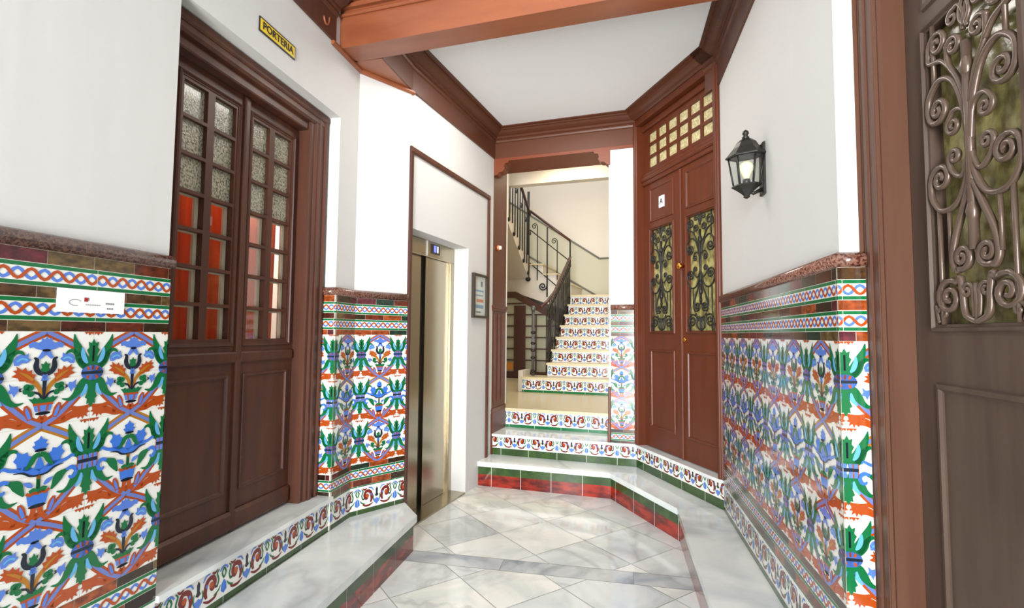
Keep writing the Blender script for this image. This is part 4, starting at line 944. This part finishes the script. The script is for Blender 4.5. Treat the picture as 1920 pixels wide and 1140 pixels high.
b = MB(); b.tube([SP(-0.03, 2.62, bb), SP(-0.03, 3.02, bb)], 0.013, 'iron', 8)
b.tube([SP(-0.05, 2.68, bb), SP(-0.76, 3.26, bb)], 0.009, 'iron', 6); b.tube([SP(-0.20, 2.18, bb), SP(-0.76, 2.66, bb)], 0.009, 'iron', 6)
for a in (-.62, -.44, -.26):
    zt_ = 3.02+(-.03-a)*.79-.03
    if a == -.44: b.tube([SP(a, 2.05, bb), SP(a, zt_-.03, bb)], 0.013, 'iron', 8)
    else:
        b.tube([SP(a, 2.35, bb), SP(a, zt_-.14, bb)], 0.009, 'iron', 6)
        b.tube([SP(a+u, zt_-.14+v, bb) for u, v in [(x-.055, y) for x, y in scroll(0, 0, .055, 0, 1.5, -1, 18)]], 0.008, 'iron', 6)
b.tube([SP(-.52+u, 2.24+v, bb) for u, v in scroll(0, 0, .075, 0, 1.6, 1, 18)], 0.012, 'iron', 6)
b.build('balusters', t)
b = MB(); b.tube([SP(-0.79, 2.40, bb), SP(-0.79, 3.95, bb)], 0.022, 'iron', 8); b.lathe(SP(-0.79, 2.33, bb), [(.004, 0), (.045, .02), (.05, .05), (.025, .09), (.02, .10)], 'iron', 12); b.build('corner_post', t)
t = thing('iron_railing', 'dense black iron railing with hanging curled ends on the top flight', 'railing', SP(-0.8, ZL+.54, 3.8))
b = MB()
for k in range(8):
    for h in (0.05, 0.18):
        bb = 3.86-0.27*k-h; zb = ZL+.54+.18*k-0.14; zt_ = ZL+.54+.18*k+0.9+h*.66
        b.tube([SP(-0.76, zb if h < .1 else zb+.15, bb), SP(-0.76, zt_, bb)], 0.010, 'iron', 6)
        if h < .1:
            b.tube([SP(-0.76, zb+v, bb+u) for u, v in [(x-.04, y) for x, y in scroll(0, 0, .04, 0, 1.2, 1, 12)]], 0.012, 'iron', 6)
            b.tube([SP(-0.76, zb+.72+v, bb+u) for u, v in [(x+.06, y) for x, y in scroll(0, 0, .06, PI, 1.2, 1, 12)]], 0.008, 'iron', 6)
b.build('balusters', t)
b = MB(); b.tube([SP(-0.76, ZL+1.45, 3.86), SP(-0.76, ZL+1.45+.18*8, 3.86-.27*8)], 0.024, 'darkwood', 10); b.build('handrail', t)
# glazed wooden partition beneath the stairs
t = thing('glazed_partition', 'dark wooden glazed partition under the stairs behind the pilaster', 'partition', SP(-0.7, 0.62, 3.8))
bb = 3.82
b = MB()
def pbox(a0, a1, z0, z1, key='darkwood', o0=0.0, o1=0.05): b.box(S, a0, a1, z0, z1, -bb-o1, -bb-o0, key)
top = [(-1.6, 2.15), (-1.0, 2.15), (-0.02, 1.62)]
pl_ = [(-1.6, 2.07), (-1.6, 2.15), (-1.0, 2.15), (-0.02, 1.62), (-0.02, 1.48), (-1.02, 2.04)]
b.prism([S.P(u, z, -bb+.02) for u, z in pl_], [S.P(u, z, -bb-.05) for u, z in pl_], 'darkwood')
for a0, a1 in ((-1.6, -1.18), (-1.03, -0.82), (-0.42, -0.36), (-0.04, -0.015)): pbox(a0, a1, 0.62, min(2.07, 2.06 if a1 < -1 else 2.0+(-1.0-a1)*.55), o0=-0.01)
pbox(-1.6, -0.015, 0.62, 0.74, o0=-0.008)
for k in range(1, 7):
    z = 0.74+k*0.20
    lim = -0.02 if z < 1.5 else -1.0+(2.05-z)/.55
    pbox(-1.6, lim, z-.012, z+.012, o0=-0.004)
pbox(-0.64, -0.615, 0.74, 1.75, o0=-.004)
b.build('frame', t)
b = MB(); pg = [(-1.6, 0.7), (-0.03, 0.7), (-0.03, 1.52), (-1.01, 2.06), (-1.6, 2.06)]
b.prism([S.P(u, z, -bb-.02) for u, z in pg], [S.P(u, z, -bb-.025) for u, z in pg], 'palepane'); b.build('glass_panes', t)
b = MB(); b.box(S, -1.17, -1.05, 0.76, 0.90, -bb-.018, -bb-.012, 'amber'); b.build('amber_pane', t)['label'] = 'small amber pane'
# stairwell shell
b = MB()
b.box(S, SA1, SA1+.1, 0, 6.5, -0.39, -5.0, 'cream'); b.box(S, SL-.001, SA1+0.01, 0, 6.5, -0.39, -0.45, 'cream'); struct(b.build('wall_stair_right'))
b = MB(); b.box(S, -2.2, SA1, 0, 6.5, -4.91, -5.0, 'cream'); struct(b.build('wall_stair_back'), 'pale cream stairwell wall')
b = MB(); b.box(S, -1.85, -1.75, 0, 6.5, -0.39, -4.91, 'cream'); b.box(S, -1.75, -0.05, 0, 6.5, -0.40, -0.5, 'cream'); b.box(S, -0.05, 0.0, .62, 3.5, -0.395, -0.43, 'whitepaint'); struct(b.build('wall_stair_left'))
pd = [(SA1, ZL), (SA1, 2.85), (0.32, 2.85), (-1.75, 4.24), (-1.75, 2.6), (-0.5, ZL)]
b = MB(); b.prism([S.P(u, z, -4.909) for u, z in pd], [S.P(u, z, -4.895) for u, z in pd], 'dadoplaster')
for p0, p1 in (((SA1, 2.85), (0.32, 2.85)), ((0.32, 2.85), (-1.75, 4.24)), ((SA1, 2.13), (0.28, 2.13)), ((0.28, 2.13), (-1.3, 3.08))):
    b.tube([S.P(p0[0], p0[1], -4.893), S.P(p1[0], p1[1], -4.893)], 0.018, 'greyline', 6)
struct(b.build('trim_8'), 'greyish painted lower band with grey lines climbing the stairwell wall')
b = MB(); b.box(S, -0.25, SA1, 3.26, 3.52, -1.2, -1.32, 'cream'); b.box(S, -0.1, SA1, 3.52, 3.6, -0.39, -1.32, 'cream'); struct(b.build('trim_9'), 'cream lintel across the stair passage')

# ------------------------------------------------------------------ street end, lamps, camera
b = MB()
a_, c_ = L.xy(-5.2, 0), R.xy(DS+3.2, 0)
ef = Fr(c_, Vector(a_)-Vector(c_)); el = (Vector(a_)-Vector(c_)).length
b.box(ef, 0, 0.45, 0, 3.6, 0, -0.2, 'plaster'); b.box(ef, el-0.35, el, 0, 3.6, 0, -0.2, 'plaster'); b.box(ef, 0.45, el-0.35, 3.0, 3.6, 0, -0.2, 'plaster')
struct(b.build('wall_street'), 'street wall with the open entrance, behind the camera')
def area(name, loc, target, sx, sy, energy, col):
    l = bpy.data.lights.new(name, 'AREA'); l.shape = 'RECTANGLE'; l.size = sx; l.size_y = sy; l.energy = energy; l.color = col
    o = bpy.data.objects.new(name, l); COL.objects.link(o); o.location = loc
    o.rotation_euler = (Vector(target)-Vector(loc)).to_track_quat('-Z', 'Y').to_euler(); return o
m_ = ef.xy(el/2+1.75, -4.2)
area('street_daylight', (m_[0], m_[1], 2.1), (0.0, 4.0, 1.5), 2.6, 3.2, 900, (0.93, 0.97, 1.0))
m_ = ef.xy(el/2+0.9, -2.4)
area('entrance_upfill', (m_[0], m_[1], 0.1), (0.1, 3.8, 3.3), 2.2, 2.2, 330, (1.0, 0.975, 0.93))  # added low uplight outside the entrance, brightens the ceiling
area('middle_bay_fill', (0.15, 3.6, 3.43), (0.15, 3.6, 0), 0.8, 0.8, 16, (1.0, 0.95, 0.88))  # unseen fill added below the ceiling to brighten floor and bay
sk = SP(-0.2, 6.3, 3.0); area('stairwell_fill', sk, SP(-0.1, 0, 2.8), 1.6, 2.2, 22, (1.0, 0.92, 0.82))  # unseen warm fill added high over the stairs
sk = SP(0.6, 3.45, 0.85); area('passage_lamp', sk, SP(0.6, 0, 0.9), 0.7, 0.4, 8, (1.0, 0.86, 0.62))
sk = SP(0.75, 4.3, 2.7); area('stair_lamp', sk, SP(0.65, 0, 2.9), 0.5, 0.5, 15, (1.0, 0.78, 0.45))
lo_ = L.P(-0.6, 2.6, -0.6); area('lodge_lamp', lo_, L.P(-0.6, 0, -0.5), 0.5, 0.3, 26, (1.0, 0.9, 0.78))
w = bpy.data.worlds.new('World'); bpy.context.scene.world = w; w.use_nodes = True
w.node_tree.nodes['Background'].inputs[0].default_value = (0.80, 0.90, 1.0, 1); w.node_tree.nodes['Background'].inputs[1].default_value = 1.0
cam = bpy.data.cameras.new('Camera'); co = bpy.data.objects.new('Camera', cam); COL.objects.link(co)
cam.sensor_fit = 'HORIZONTAL'; cam.sensor_width = 36; cam.lens = 36*950/1920; cam.clip_start = 0.02
pitch = math.atan(56/950); roll = 0.0085
fw = Vector((0, math.cos(pitch), math.sin(pitch))); r0 = Vector((1, 0, 0)); u0 = r0.cross(fw)
rr = r0*math.cos(roll)+u0*math.sin(roll); uu = u0*math.cos(roll)-r0*math.sin(roll)
mt = Matrix((rr, uu, -fw)).transposed().to_4x4(); mt.translation = Vector((0, 0, 1.40)); co.matrix_world = mt
sc = bpy.context.scene; sc.camera = co
sc.view_settings.view_transform = 'Standard'; sc.view_settings.look = 'None'; sc.view_settings.gamma = 1; sc.view_settings.use_curve_mapping = False
sc.view_settings.exposure = 0.66

# turn the whole place so the hall runs along the Y axis
RZ = Matrix.Rotation(math.radians(14), 4, 'Z')
bpy.context.view_layer.update()
for me in {o.data for o in bpy.data.objects if o.type == 'MESH'}: me.transform(RZ)
for o in list(bpy.data.objects):
    if o.type in ('LIGHT', 'CAMERA'): o.matrix_world = RZ @ o.matrix_world
    elif o.type == 'EMPTY': o.location = RZ @ o.location
for o in list(bpy.data.objects):
    if o.parent is not None:
        root = o.parent
        while root.parent is not None: root = root.parent
        o.matrix_parent_inverse = Matrix.Translation(-root.location) if o.parent is root and root.type == 'EMPTY' else Matrix.Identity(4)
